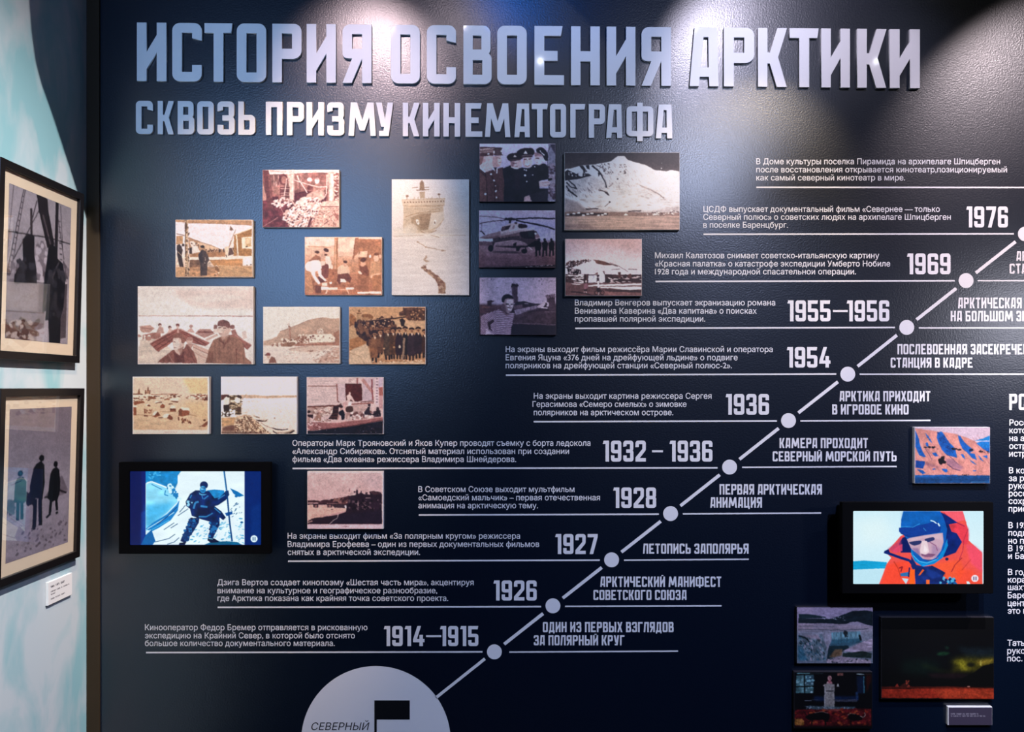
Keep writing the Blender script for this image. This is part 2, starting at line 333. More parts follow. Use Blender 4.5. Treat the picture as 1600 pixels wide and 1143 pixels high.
def pic_room():
    p = start((476, 370, 597, 461), (474, 369), bg='c89878')
    B(0, 'edccb4', 330, 'e2b89c', 560, 'c08a68', 1143, 'a56a4c')
    G('f3d9c6', [30, 20, 600, 20, 600, 180, 30, 180]); G('efd0ba', [660, 30, 960, 30, 1000, 120, 960, 300, 660, 300]); G('d9ad90', [500, 380, 1000, 380, 1000, 400, 500, 400]); G('e6c0a6', [500, 300, 960, 300, 960, 380, 500, 385])
    G('b07a58', [1060, 50, 1524, 60, 1524, 900, 1060, 900]); G('a36e50', [1100, 60, 1524, 100, 1480, 170, 1100, 200], .7); T(.12, 120, 60)
    G('fbe9dc', [1080, 20, 1500, 20, 1500, 48, 1080, 34])
    L('c18e70', 18, [80, 190, 520, 215]); L('e9c8b0', 10, [90, 180, 380, 190]); 
    for x in (90, 120, 160): L('c99a7e', 12, [x, 230, x-20, 480], .7)
    G('b9845f', [600, 30, 670, 30, 660, 540, 640, 920, 575, 920, 590, 420]); L('8f5b40', 12, [665, 40, 640, 250, 660, 400]); L('d9b093', 18, [620, 60, 612, 900])
    G('a46c4c', [560, 620, 650, 640, 650, 920, 470, 920, 480, 640]); L('7d4a34', 26, [570, 690, 575, 745])
    G('a87254', [1000, 30, 1060, 30, 1060, 300, 990, 380, 960, 470, 940, 440, 960, 330], sm=0); L('7f4d36', 12, [1010, 40, 960, 420])
    G('e6c2a6', [1100, 290, 1240, 280, 1220, 400, 1040, 400]); G('8a5438', [1050, 410, 1220, 410, 1210, 470, 1100, 470])
    G('a06a4e', [100, 470, 240, 360, 330, 400, 330, 480, 120, 520]); E('d9a98c', 268, 330, 38, 45); E('52301f', 262, 305, 44, 26)
    E('dfb196', 425, 310, 50, 60, 15); E('4a2a1e', 440, 262, 55, 34, 20); E('5c3526', 425, 355, 34, 20)
    G('f4dccc', [420, 380, 500, 380, 540, 470, 540, 620, 470, 620, 420, 480]); E('f0d2c0', 545, 590, 26, 46)
    G('7a4638', [345, 600, 420, 540, 480, 560, 470, 800, 360, 760], sm=1); G('5e342a', [270, 780, 360, 760, 450, 870, 330, 900]); G('6b4030', [230, 940, 340, 960, 340, 1090, 230, 1090])
    E('caa088', 370, 400, 40, 60); G('e9cdbb', [300, 480, 420, 480, 410, 560, 320, 580])
    G('fbeee4', [40, 540, 140, 470, 300, 460, 340, 560, 350, 620, 260, 670, 130, 690, 50, 650], sm=1); G('fbeee4', [140, 600, 230, 620, 230, 760, 330, 900, 300, 930, 200, 840, 140, 740]); G('f8e6da', [270, 660, 350, 640, 350, 740, 450, 850, 420, 870, 290, 760])
    G('b98661', [50, 650, 140, 690, 230, 860, 190, 1100, 60, 1100, 40, 820]); G('8d5b40', [140, 760, 230, 870, 200, 1040], .8)
    G('f0d8c4', [360, 900, 460, 890, 460, 960, 360, 960]); G('fff0e4', [500, 880, 552, 880, 545, 945, 515, 945])
    G('f7e6d8', [340, 970, 500, 970, 500, 1030, 340, 1030]); G('f3dcc8', [500, 985, 665, 985, 665, 1025, 500, 1025]); G('f7e6d8', [820, 960, 975, 955, 975, 1020, 820, 1020]); G('a1684a', [480, 920, 960, 930, 980, 985, 480, 985]); L('e6c4aa', 10, [360, 1032, 960, 1024])
    L('e9cbb4', 24, [460, 1040, 430, 1110]); L('d9b093', 20, [840, 1030, 880, 1110])
    G('e0bea2', [690, 570, 800, 540, 880, 600, 870, 740, 680, 740, 660, 640], sm=1); E('d8a688', 805, 530, 36, 50); E('4a2c20', 812, 490, 40, 28, 15); G('6e4030', [660, 730, 860, 710, 930, 800, 900, 900, 800, 840, 700, 930, 650, 860]); G('f6e4d4', [710, 820, 790, 820, 830, 860, 820, 885, 715, 885])
    E('c0906e', 960, 620, 110, 90, al=.5, soft=8)
    G('7b4a34', [1080, 560, 1230, 560, 1270, 700, 1240, 800, 1080, 760]); G('9a6648', [1040, 720, 1260, 760, 1260, 1050, 1040, 1050]); E('d2a284', 1150, 525, 50, 55); E('5a3626', 1150, 455, 52, 40); E('f0d2bc', 1090, 700, 46, 24, 35)
    G('c2936f', [1300, 480, 1480, 460, 1500, 900, 1270, 760]); E('e6bfa4', 1405, 420, 48, 70); E('7a4c36', 1410, 345, 52, 26); G('d9b090', [1290, 760, 1360, 730, 1480, 700, 1480, 730, 1300, 810]); G('a8734f', [1330, 760, 1500, 740, 1500, 1040, 1330, 1040])
    E('fff2e6', 1285, 385, 22, 32); E('f4c9ae', 1480, 390, 20, 40); G('f8e0d0', [1040, 1075, 1500, 1060, 1500, 1110, 1040, 1105]); T(.1, 50, 60); return p

def pic_ship():
    p = start((612, 280, 733, 461), (608, 276), 6.077, 'f2dfd8')
    B(20, 'f7e6e0', 540, 'eed9d2', 1140, 'f0dcd6')
    G('ead6ce', [40, 470, 760, 480, 760, 560, 40, 560], .6, 6)
    G('c2a288', [292, 205, 292, 140, 340, 140, 340, 205]); G('a07a60', [292, 60, 312, 30, 330, 60, 335, 130, 292, 130]); L('94705a', 6, [218, 106, 275, 100]); L('94705a', 7, [330, 100, 380, 100]); L('94705a', 7, [260, 126, 380, 122])
    G('dcc0a8', [120, 225, 535, 205, 525, 275, 135, 280]); L('b8957a', 5, [120, 220, 535, 204]); L('b08c72', 5, [130, 278, 525, 272])
    for i in range(15): E('6e4a3a', 150+i*26.5, 245-i*.8, 6, 6)
    for x, y in ((172, 185), (475, 168)): E('8b6652', x, y, 14, 10); L('8b6652', 6, [x, y, x, y+32])
    for x in (240, 275, 375, 410): L('b8957a', 4, [x, 190, x, 212])
    G('d3b59c', [140, 280, 515, 275, 525, 400, 480, 470, 380, 540, 260, 560, 130, 550]); T(.1, 60, 20, [140, 280, 515, 275, 525, 400, 480, 470, 380, 540, 130, 550])
    L('b8967c', 4, [200, 285, 480, 280]); L('a98468', 6, [150, 385, 240, 350, 400, 330]); 
    G('b39176', [205, 385, 300, 350, 400, 345, 370, 500, 300, 510, 220, 480]); G('a5836a', [290, 360, 400, 350, 370, 500, 300, 500], .8); G('e4cdbd', [400, 350, 520, 330, 525, 390, 450, 480, 375, 505])
    L('b39176', 5, [390, 320, 480, 300, 480, 330, 395, 332]); E('f6ebe4', 272, 430, 15, 27, -15); E('b8957a', 274, 430, 6, 12); E('f6ebe4', 436, 432, 13, 25, 10); E('9d7860', 436, 436, 6, 12)
    L('a98468', 8, [300, 520, 360, 545, 450, 510]); E('e3cdbd', 210, 500, 60, 55, al=.8, soft=8); E('ead6c8', 120, 520, 90, 40, al=.7, soft=8); E('efdcd2', 330, 560, 300, 26, al=.9, soft=4)
    L('c2a18c', 4, [40, 568, 330, 556]); L('b8967e', 6, [395, 555, 480, 576]); L('c4a592', 4, [480, 556, 730, 558]); T(.06, 160, 14, [40, 480, 760, 480, 760, 1140, 40, 1140])
    L('b28c76', 14, [262, 618, 280, 622]); L('c09d88', 7, [275, 622, 350, 668, 460, 690, 540, 706]); E('b48f78', 510, 702, 16, 7); E('b48f78', 350, 668, 10, 6)
    G('b89580', [355, 745, 365, 770, 345, 790, 390, 805, 350, 815, 325, 790])
    ch = [300, 860, 335, 845, 360, 880, 410, 905, 470, 950, 535, 1010, 540, 1060, 530, 1110, 470, 1110, 475, 1040, 440, 980, 370, 920, 330, 885]
    G('b08468', ch); G('8e6250', [380, 900, 420, 920, 480, 980, 520, 1040, 500, 1060, 450, 990], .8); S(['7e5244', 'c49c84', '98705c'], 50, ch, 8, 20, 1.6, 40); L('c9aa96', 8, [360, 830, 320, 856]); return p

def pic_sailors():
    p = start((749, 224, 868, 315), (746, 223), bg='cdbcc8')
    B(20, 'd2bcc8', 500, 'b8a8bc'); G('77707e', [1370, 20, 1500, 20, 1500, 1143, 1360, 1143]); G('2e2632', [1400, 30, 1500, 30, 1500, 220, 1440, 120]); L('47404a', 16, [1410, 60, 1350, 200, 1360, 700]); S(['3b2a34', '8c7884', '5a4854'], 70, [1370, 420, 1490, 420, 1490, 1100, 1370, 1100], 14, 40); G('b6a0a8', [1380, 600, 1490, 600, 1490, 880, 1400, 880], .6)
    G('4a2e2e', [35, 490, 160, 560, 480, 470, 560, 560, 540, 760, 500, 1143, 35, 1143]); T(.25, 80, 160, [35, 490, 160, 560, 480, 470, 560, 560, 540, 760, 500, 1143, 35, 1143]); G('5e3c38', [35, 560, 160, 660, 180, 1143, 35, 1143], .8); L('2a1618', 14, [150, 570, 170, 760, 190, 1143]); L('2c181a', 10, [240, 580, 330, 760, 330, 1143])
    G('d9b2aa', [90, 270, 300, 250, 330, 400, 260, 520, 150, 560, 40, 480, 60, 330], sm=1); G('f0dcd6', [40, 470, 150, 540, 150, 580, 40, 500]); E('c79e98', 130, 330, 40, 60); E('b58880', 120, 340, 18, 34); G('8a5c56', [40, 250, 120, 260, 90, 400, 40, 440])
    G('b88c86', [300, 260, 450, 240, 470, 350, 440, 450, 330, 470, 290, 430]); G('d8b2a8', [380, 270, 450, 260, 470, 340, 440, 440, 400, 400]); L('5a3434', 12, [370, 285, 440, 300]); L('7a4c48', 10, [415, 380, 455, 372])
    G('7a5a54', [40, 90, 330, 95, 340, 180, 300, 250, 40, 260]); L('c9a89e', 16, [40, 140, 340, 100]); L('3a2022', 22, [40, 95, 330, 92]); L('b8948c', 8, [40, 185, 320, 165]); G('4a2c2c', [40, 200, 300, 190, 300, 250, 40, 256]); E('f2e2da', 212, 215, 20, 20)
    G('4a3434', [300, 110, 480, 95, 460, 140, 470, 220, 500, 240, 320, 240]); E('e6d2c8', 320, 180, 14, 30); E('d8c2b8', 462, 160, 18, 22); L('201418', 20, [330, 100, 480, 98])
    L('efe2dc', 18, [285, 480, 330, 540]); L('e6d8d4', 20, [380, 490, 365, 590]); G('1e1014', [300, 470, 380, 470, 350, 520])
    for x, y, r in ((255, 607, 18), (318, 727, 17), (352, 937, 16), (372, 1052, 15), (150, 987, 22), (350, 830, 9)): E('f4ecec', x, y, r)
    G('14121a', [480, 500, 640, 430, 700, 500, 860, 480, 1000, 490, 1080, 420, 1300, 400, 1370, 460, 1370, 700, 1180, 740, 1200, 880, 1360, 880, 1360, 1143, 500, 1143, 520, 800]); T(.5, 120, 120, [480, 500, 1370, 460, 1360, 1143, 500, 1143]); G('251a24', [700, 560, 820, 600, 800, 900, 740, 900], .7, 8); G('1e1a24', [1000, 1000, 1360, 900, 1360, 1143, 1040, 1143])
    G('cfa8a4', [640, 370, 830, 330, 860, 430, 780, 500, 670, 480], sm=1); G('5c3a40', [640, 370, 720, 360, 700, 470, 650, 440], .7, 3); L('3a2026', 14, [690, 405, 760, 395]); L('e9d2cc', 16, [650, 470, 780, 495]); L('5a3236', 9, [720, 455, 780, 450])
    G('1b1116', [570, 290, 600, 220, 760, 190, 860, 230, 860, 310, 640, 350], sm=1); G('3a282c', [620, 320, 860, 300, 830, 340, 640, 362]); G('cdb4ac', [690, 270, 720, 220, 755, 270])
    E('d9b4ac', 965, 370, 90, 110); G('a87a78', [880, 300, 920, 300, 900, 470, 880, 420], .8, 3); L('42262a', 20, [895, 322, 945, 312]); L('42262a', 20, [985, 318, 1040, 308]); G('f4e6e2', [920, 410, 1010, 395, 990, 438, 940, 445]); L('7c4c4c', 12, [915, 440, 960, 456, 1010, 430]); L('9a6c6a', 10, [960, 330, 950, 385, 975, 388])
    G('171015', [760, 190, 830, 120, 1000, 100, 1090, 150, 1080, 230, 860, 250], sm=1); G('3a2a2c', [840, 260, 1060, 225, 1060, 275, 850, 290]); L('85666a', 9, [850, 250, 1060, 225]); G('dcc6be', [885, 215, 925, 150, 970, 215])
    E('d6b4b4', 1180, 320, 95, 110); G('8a6468', [1095, 190, 1230, 190, 1240, 260, 1110, 270], .9, 2); L('3c2428', 16, [1120, 305, 1190, 300]); E('e4ccc8', 1290, 330, 34, 50); L('6a4448', 10, [1130, 385, 1165, 385]); E('eed8d2', 1200, 370, 34, 40, al=.7)
    G('131018', [1130, 130, 1200, 85, 1280, 110, 1360, 220, 1350, 340, 1300, 340, 1240, 230, 1140, 180], sm=1); L('e6d8d8', 16, [1200, 150, 1290, 245])
    for x, y, r in ((918, 627, 20), (905, 522, 12), (940, 530, 14), (950, 745, 12), (1065, 620, 8), (1105, 460, 12)): E('efe6ea', x, y, r)
    G('c9a8a8', [1180, 740, 1380, 730, 1400, 790, 1340, 850, 1200, 850]); L('7c5658', 8, [1280, 830, 1380, 810]); L('7c5658', 7, [1240, 770, 1380, 760]); G('b89494', [900, 1040, 1000, 1010, 1050, 1130, 890, 1130]); L('f0e6e8', 10, [1390, 1125, 1480, 1118]); G('0d0a10', [1360, 690, 1440, 680, 1430, 720, 1360, 740]); T(.12, 26, 26); return p

def pic_heli():
    p = start((748, 328, 868, 418), (746, 327), bg='a898b0')
    B(20, 'bfa6b4', 300, 'a99cb8', 580, 'b4a8bc', 640, '6e5058', 760, '8e6a6e', 900, '6c4a50', 1143, '4c3238')
    G('c8b0ba', [30, 20, 500, 20, 400, 560, 30, 560], .5, 30); G('5e4248', [30, 625, 300, 620, 320, 700, 30, 690]); G('efe4ea', [30, 560, 290, 545, 300, 610, 30, 610]); T(.12, 200, 30, [30, 640, 1500, 600, 1500, 1143, 30, 1143])
    L('4a3038', 12, [40, 190-60, 200, 135, 380, 152, 520, 185]); L('3a242e', 15, [40, 270, 300, 222, 540, 208]); L('140c18', 28, [730, 190, 1000, 165, 1200, 165, 1490, 180]); L('140c18', 28, [740, 215, 960, 255, 1240, 310, 1490, 382])
    L('6a5260', 6, [78, 265, 80, 420]); L('241820', 24, [60, 425, 90, 430, 135, 490]); L('3a2830', 12, [40, 430, 80, 410])
    G('86686c', [40, 545, 200, 480, 440, 420, 460, 560, 290, 560, 120, 570]); G('6a4c50', [120, 540, 420, 500, 450, 560, 130, 570]); L('9a7c80', 8, [210, 440, 200, 480])
    G('c2a6a8', [440, 430, 470, 330, 620, 270, 740, 250, 920, 290, 950, 370, 1100, 400, 1120, 430, 800, 430, 460, 510]); G('a88a8c', [440, 470, 800, 400, 1080, 400, 820, 440, 450, 520]); G('2c1c24', [450, 400, 480, 330, 560, 320, 640, 300, 600, 380, 470, 420]); G('6c4a50', [460, 390, 490, 330, 540, 330, 520, 390], .7)
    G('20141c', [790, 290, 850, 275, 940, 300, 945, 350, 800, 350], sm=1); E('8a6a70', 695, 340, 22, 42, 20); E('2a1a22', 740, 262, 30, 18)
    E('150d14', 630, 185, 60, 34); E('1a1018', 555, 185, 40, 24); E('1a1018', 700, 190, 40, 22); L('1c1218', 40, [630, 190, 615, 265]); L('b89a9e', 20, [600, 290, 730, 275])
    G('38282e', [290, 560, 800, 440, 1060, 400, 1130, 420, 1200, 560, 1180, 700, 960, 700, 300, 640]); G('1b141b', [820, 430, 1080, 405, 1110, 560, 900, 560, 820, 510]); G('23282a', [960, 420, 1060, 420, 1080, 540, 980, 520], .8); L('6a4a50', 10, [800, 445, 825, 560]); 
    for i in range(6): E('120b11', 430+i*62, 560-i*12, 18, 22)
    G('8c6668', [430, 500, 800, 450, 800, 500, 430, 560], .6); G('7a5a60', [1090, 470, 1150, 460, 1210, 540, 1110, 560]); E('fff8fa', 1112, 470, 20, 20); G('c09a9a', [1110, 550, 1200, 535, 1190, 560, 1120, 570])
    G('8f7074', [320, 660, 460, 620, 720, 585, 880, 620, 960, 690, 700, 690, 330, 700], sm=1); G('6a4c54', [340, 690, 960, 680, 940, 720, 360, 730]); L('b08c8e', 10, [340, 640, 700, 592]); G('0e090e', [680, 660, 760, 630, 740, 700, 690, 700])
    G('0f0a10', [340, 715, 960, 700, 1100, 600, 1180, 620, 1100, 720, 700, 740]); E('140d13', 255, 745, 52, 64); G('2c1c22', [280, 620, 340, 640, 300, 720]); E('120c12', 900, 800, 58, 48); G('120c12', [740, 720, 830, 720, 800, 800, 740, 800]); L('160f15', 22, [920, 700, 930, 800]); G('1c1218', [280, 800, 700, 800, 880, 840, 500, 840, 320, 820], .8, 4); L('c6aaa8', 16, [980, 720, 1060, 780])
    for x, w in ((1165, 62), (1295, 58), (1425, 58)):
        E('15101a', x+(20 if x == 1165 else -5), 580, 24, 28); G('0c080e', [x-w, 650, x-10, 600, x+30, 600, x+w, 650, x+w-10, 780, x+36, 790, x-30, 790, x-w+10, 770]); L('0c080e', 34, [x-28, 780, x-34, 890]); L('0c080e', 34, [x+26, 780, x+34, 890]); L('0a060a', 24, [x-50, 893, x-20, 893])
    L('120c11', 40, [40, 1130, 600, 1120, 1000, 1100, 1490, 1085]); S(['d8c2c6', 'b89aa0'], 22, [940, 1105, 1490, 1060, 1490, 1076, 940, 1118], 8, 20, 3, -5, 10); T(.14, 30, 24); return p

def pic_striped():
    p = start((749, 433, 869, 523), (746, 432), bg='a890a4')
    B(20, 'ac96a6', 500, 'b49eae', 560, '443038', 1143, '241a22'); T(.1, 200, 200)
    S(['52404e', '6c5866'], 26, [60, 40, 1480, 40, 1480, 90, 60, 90], 8, 22, 3, -60, 20); S(['4c3a48', '7a6674'], 30, [60, 100, 1480, 100, 1480, 470, 60, 470], 6, 20, 3, -55, 25)
    G('4a3036', [50, 540, 460, 560, 460, 700, 50, 700]); T(.3, 160, 16, [50, 540, 460, 560, 460, 700, 50, 700]); G('7c5048', [80, 560, 240, 580, 220, 620, 80, 600], .6)
    G('33222a', [190, 460, 280, 450, 330, 470, 270, 500, 270, 560, 190, 560]); G('2a1c26', [660, 560, 1180, 520, 1500, 520, 1500, 1143, 640, 1143]); G('3a2a32', [700, 700, 1500, 640, 1500, 900, 690, 900]); T(.25, 120, 60, [660, 560, 1500, 520, 1500, 1143, 640, 1143]); G('1a1620', [640, 920, 1500, 930, 1500, 1143, 640, 1143]); L('6a5660', 12, [680, 890, 1500, 925]); L('766068', 10, [1290, 675, 1500, 675]); G('42303a', [1330, 380, 1490, 370, 1500, 660, 1400, 660, 1340, 600]); S(['241820', '6a5460'], 26, [1320, 360, 1490, 340, 1490, 410, 1330, 400], 12, 26)
    G('3c2a36', [645, 170, 765, 150, 775, 470, 760, 520, 680, 500]); L('5c4654', 16, [660, 180, 690, 470]); S(['1c121a'], 10, [640, 150, 780, 130, 780, 190, 640, 200], 12, 26); G('262029', [760, 480, 900, 470, 1090, 520, 1200, 520, 1050, 570, 800, 560, 700, 540]); G('5a444e', [690, 560, 860, 540, 870, 600, 700, 620]); L('8a7680', 14, [900, 515, 980, 518])
    arm = [700, 640, 900, 600, 1130, 545, 1200, 590, 1040, 640, 900, 690, 740, 740]
    G('84707e', arm); T(.35, 24, 60, arm); G('4c3c48', [920, 660, 1180, 590, 1180, 620, 960, 680], .7)
    G('bea6ae', [1140, 560, 1220, 520, 1290, 480, 1330, 480, 1290, 550, 1240, 600, 1170, 600]); E('cdb8c0', 1345, 530, 32, 42); E('3a2a34', 1325, 530, 18, 30); G('d9c4ca', [1230, 580, 1350, 590, 1350, 612, 1220, 600]); L('c4acb4', 14, [1290, 480, 1320, 420])
    sh = [60, 760, 200, 700, 400, 630, 480, 650, 560, 740, 640, 690, 720, 700, 690, 800, 660, 960, 640, 1110, 60, 1110]
    G('b49aa8', sh)
    p2 = CUR[0]; M = p2.mask(p2.pts(sh, 0), 0); Y = np.arange(p2.H)[:, None]; X = np.arange(p2.W)[None, :]
    ph = np.where(X < 80, Y*1.0+X*.9, Y+0.0006*(X-130)**2*2)
    p2.put(M*(np.sin(ph*2*math.pi/8.6) > .1), '4a2e3c', .9)
    G('2c1c24', [190, 880, 290, 820, 330, 860, 250, 920, 260, 1000, 300, 1060, 220, 1010]); G('c0a6ae', [180, 1000, 260, 1080, 320, 1100, 150, 1110])
    G('8a6e74', [470, 620, 500, 480, 560, 420, 690, 430, 690, 560, 660, 640, 600, 700, 560, 690], sm=1); G('c8b0b4', [560, 450, 680, 440, 690, 560, 640, 660, 590, 640, 560, 560]); G('4a343c', [470, 520, 530, 520, 560, 680, 520, 720, 460, 640], .9, 3); G('17121a', [465, 470, 470, 390, 540, 340, 640, 350, 690, 420, 620, 420, 540, 430, 510, 490], sm=1)
    L('241820', 22, [545, 522, 610, 532]); L('241820', 20, [640, 530, 690, 528]); L('3a2228', 12, [570, 592, 640, 606, 660, 596]); E('3a262e', 612, 600, 24, 8); G('705660', [600, 545, 640, 545, 640, 585, 615, 585], .7); G('6e5058', [480, 640, 560, 720, 610, 710, 560, 770], .8); T(.1, 24, 24); return p

def pic_mountain():
    p = start((882, 238, 1062, 359), (880, 235), 8.696, '2c2428')
    B(20, '261c20', 290, '4a3c3e', 320, 'ecdcd8', 800, 'dcc8c4', 1096, '9c8078')
    mt = [0, 260, 120, 240, 220, 210, 340, 195, 420, 190, 560, 165, 640, 145, 740, 78, 830, 74, 880, 130, 960, 150, 1110, 190, 1230, 260, 1400, 285, 1470, 265, 1600, 290, 1600, 860, 0, 860]
    G('efe2e2', mt); T(.07, 200, 140, mt)
    G('d9cacc', [20, 420, 380, 340, 560, 440, 620, 520, 300, 580, 20, 620], .8, 8); T(.2, 60, 110, [20, 400, 400, 330, 600, 520, 20, 640])
    S(['cdbcbe', 'bcaaae', 'f6ecec'], 170, [420, 200, 840, 160, 1100, 320, 1000, 520, 700, 520, 560, 420], 8, 34, 6, 58, 16); S(['d6c4c0', 'c2aca8', 'f4e8e4'], 200, [640, 480, 1200, 440, 1560, 700, 1560, 800, 300, 800, 200, 660], 10, 44, 7, 8, 20); S(['b4a2a6', '8c7c82', 'ddd0d2'], 130, [30, 420, 400, 350, 620, 520, 300, 640, 30, 660], 8, 36, 6, 55, 16)
    k = '16101a'
    G(k, [20, 290, 60, 260, 130, 300, 180, 320, 230, 300, 200, 340, 250, 360, 330, 330, 390, 340, 200, 390, 20, 410], sm=0); G(k, [220, 210, 270, 210, 300, 250, 330, 300, 380, 340, 260, 360, 270, 280]); G(k, [300, 205, 350, 195, 360, 260, 330, 250]); S(['e6d8dc'], 20, [60, 280, 350, 250, 330, 350, 60, 370], 8, 20, 2, 60)
    L(k, 22, [390, 205, 480, 280, 530, 350]); L(k, 15, [520, 340, 570, 430, 590, 510]); G(k, [470, 300, 510, 310, 480, 360]); S(['4c3a40', '2c2026'], 50, [450, 200, 650, 170, 680, 320, 560, 330], 5, 16, 3, 60); S(['6a5458', '3c2c30'], 30, [760, 180, 860, 180, 850, 320, 770, 300], 5, 13, 2, 110)
    for a in ([40, 430, 110, 500, 185, 520], [40, 480, 90, 560, 190, 630], [70, 410, 150, 470, 180, 520], [60, 540, 130, 580, 190, 632]): L(k, 15, a)
    L('4a3438', 14, [480, 535, 560, 560, 625, 612]); G('2b1c22', [530, 545, 600, 570, 630, 610, 600, 610]); L('7c6464', 8, [620, 500, 680, 440]); E('241a1e', 740, 388, 12, 10)
    L('74605e', 10, [1040, 475, 1190, 535, 1260, 580]); L('5c4848', 12, [1180, 530, 1290, 590, 1370, 650]); G('c4aeaa', [1000, 440, 1200, 520, 1380, 650, 1180, 560], .6, 4)
    T(.13, 160, 60, [20, 560, 1200, 440, 1560, 760, 1560, 830, 20, 830]); G('b8a09e', [20, 650, 300, 780, 640, 820, 1200, 820, 1580, 760, 1580, 860, 20, 860], .6, 8); G('937b7c', [20, 640, 200, 700, 300, 800, 700, 830, 20, 850], .6, 8)
    G('907068', [0, 830, 1600, 850, 1600, 1096, 0, 1096]); G('c09c90', [0, 900, 1600, 890, 1600, 1096, 0, 1096]); T(.22, 260, 12, [0, 880, 1600, 880, 1600, 1096, 0, 1096]); G('6c5458', [20, 1000, 300, 1010, 500, 1060, 20, 1070], .5, 6)
    G('3a2a2c', [300, 790, 470, 785, 480, 800, 320, 805]); G('2a1c20', [40, 870, 200, 850, 400, 850, 620, 855, 600, 880, 40, 890], .9)
    for x, y in ((65, 872), (145, 862), (210, 850), (270, 885), (330, 868), (385, 858), (480, 885), (535, 880), (573, 865)): G('f6eaea', [x-22, y+8, x-14, y-12, x+20, y-12, x+20, y+8])
    G('fff4ee', [820, 885, 850, 855, 885, 885]); G('fbeee8', [1215, 880, 1260, 840, 1310, 880]); S(['f6e6e0', '5e4444'], 46, [1130, 840, 1570, 815, 1570, 880, 1130, 885], 7, 18, 2, 0, 10); L('473234', 14, [880, 832, 1060, 822]); E('2a1a1c', 632, 702, 14, 10); L('4c3638', 7, [560, 770, 640, 700]); E('f2e4e2', 230, 690, 26, 10)
    G('f4e8e4', [880, 300, 1600, 300, 1600, 700, 1400, 640], .35, 20); T(.06, 30, 30)
    E('e9dede', 1340, 170, 6); E('f2eaea', 1335, 245, 7); return p

def pic_settlement():
    p = start((883, 373, 1003, 462), (880, 372), bg='d8bcb8')
    B(20, 'c8a6a6', 200, 'd2b8bc', 480, 'eedada', 700, 'dccccc', 760, '6a4a4a', 1143, '5a3c3c'); G('c49e98', [700, 20, 1500, 20, 1500, 300, 1100, 200], .6, 30); G('dcc6c8', [500, 110, 1200, 230, 1100, 260, 560, 150], .6, 10)
    hill = [40, 500, 160, 450, 350, 430, 560, 405, 760, 440, 980, 510, 1200, 580, 1500, 620, 1500, 720, 40, 720]
    G('e6dadf', hill); G('63413a', [570, 410, 760, 440, 980, 515, 880, 520, 770, 520, 650, 490]); S(['2c1c22', '4a3030'], 95, [40, 480, 160, 440, 350, 425, 540, 410, 520, 450, 300, 510, 100, 580, 40, 580], 10, 30, 2.2, -25); L('3c2828', 12, [800, 470, 960, 515, 1050, 545]); L('5a4242', 8, [890, 470, 1080, 545, 1240, 640]); L('55403f', 9, [930, 600, 1090, 595]); L('4a3535', 11, [1250, 595, 1420, 605]); S(['b8a6ae'], 10, [500, 560, 800, 560, 800, 640, 560, 640], 8, 18, 3, 0)
    G('2e2024', [90, 590, 210, 590, 300, 600, 340, 620, 340, 690, 90, 690]); S(['c6b4b8', '120a0e'], 34, [90, 600, 340, 600, 340, 690, 90, 690], 8, 22, .5)
    G('3c282a', [40, 690, 600, 700, 820, 700, 1500, 700, 1500, 860, 40, 860]); T(.5, 160, 30, [40, 690, 1500, 690, 1500, 860, 40, 860]); S(['e2d2d2', 'cab4b4', 'f2e6e4'], 66, [40, 700, 1500, 740, 1500, 850, 40, 860], 18, 70, 5, 8, 12)
    G('4c2e2c', [1050, 650, 1105, 650, 1110, 770, 1070, 770]); G('352426', [1150, 710, 1210, 690, 1220, 770, 1150, 770]); G('5a3634', [1240, 700, 1300, 680, 1320, 760, 1240, 770]); G('6a4644', [600, 690, 660, 650, 660, 700]); G('4a302e', [740, 640, 790, 630, 800, 700, 760, 700])
    G('2c1a1e', [395, 690, 480, 690, 480, 870, 395, 870]); L('5a3c3e', 20, [450, 690, 455, 850]); G('eeeaf4', [485, 715, 645, 715, 640, 855, 485, 855]); G('eeeaf4', [690, 690, 660, 660, 760, 640, 800, 720, 800, 850, 700, 850]); L('2a181c', 22, [665, 720, 670, 850]); S(['b0a8c0'], 34, [495, 730, 790, 700, 790, 840, 495, 845], 4, 8); E('2a2222', 860, 820, 50, 34)
    G('f3e6e2', [480, 910, 700, 890, 1500, 870, 1500, 905, 900, 920, 480, 930]); G('efe0dc', [700, 935, 1500, 935, 1500, 985, 1200, 1000, 900, 960, 720, 965]); G('e0d0d0', [150, 870, 360, 880, 300, 900, 180, 890]); G('3a2828', [800, 980, 1500, 1000, 1500, 1040, 1000, 1040, 800, 1010]); G('7c5450', [760, 1030, 1500, 1050, 1500, 1110, 780, 1110]); T(.25, 200, 24, [40, 940, 1500, 1000, 1500, 1110, 40, 1110]); L('22161a', 20, [150, 1030, 400, 1060, 560, 1100])
    E('e0ccc8', 437, 830, 16, 24); G('8a5c66', [405, 870, 460, 860, 480, 960, 400, 980]); G('2a181e', [395, 990, 465, 985, 450, 1020, 400, 1020]); L('cab4b4', 12, [405, 1020, 405, 1055]); L('cab4b4', 12, [435, 1020, 450, 1055])
    E('efe2e2', 670, 850, 20, 30); G('efe4e8', [655, 880, 690, 870, 700, 950, 660, 955]); G('22141a', [640, 960, 700, 960, 720, 1010, 670, 1090, 640, 1080]); 
    for x in (750, 640): 
        E('1c1014', x, 1050, 44, 44); E('7c5450', x, 1050, 30, 30)
    L('1c1014', 9, [640, 1050, 720, 990, 750, 1050]); L('c8b4b4', 12, [690, 1040, 670, 1095]); T(.1, 26, 26); return p

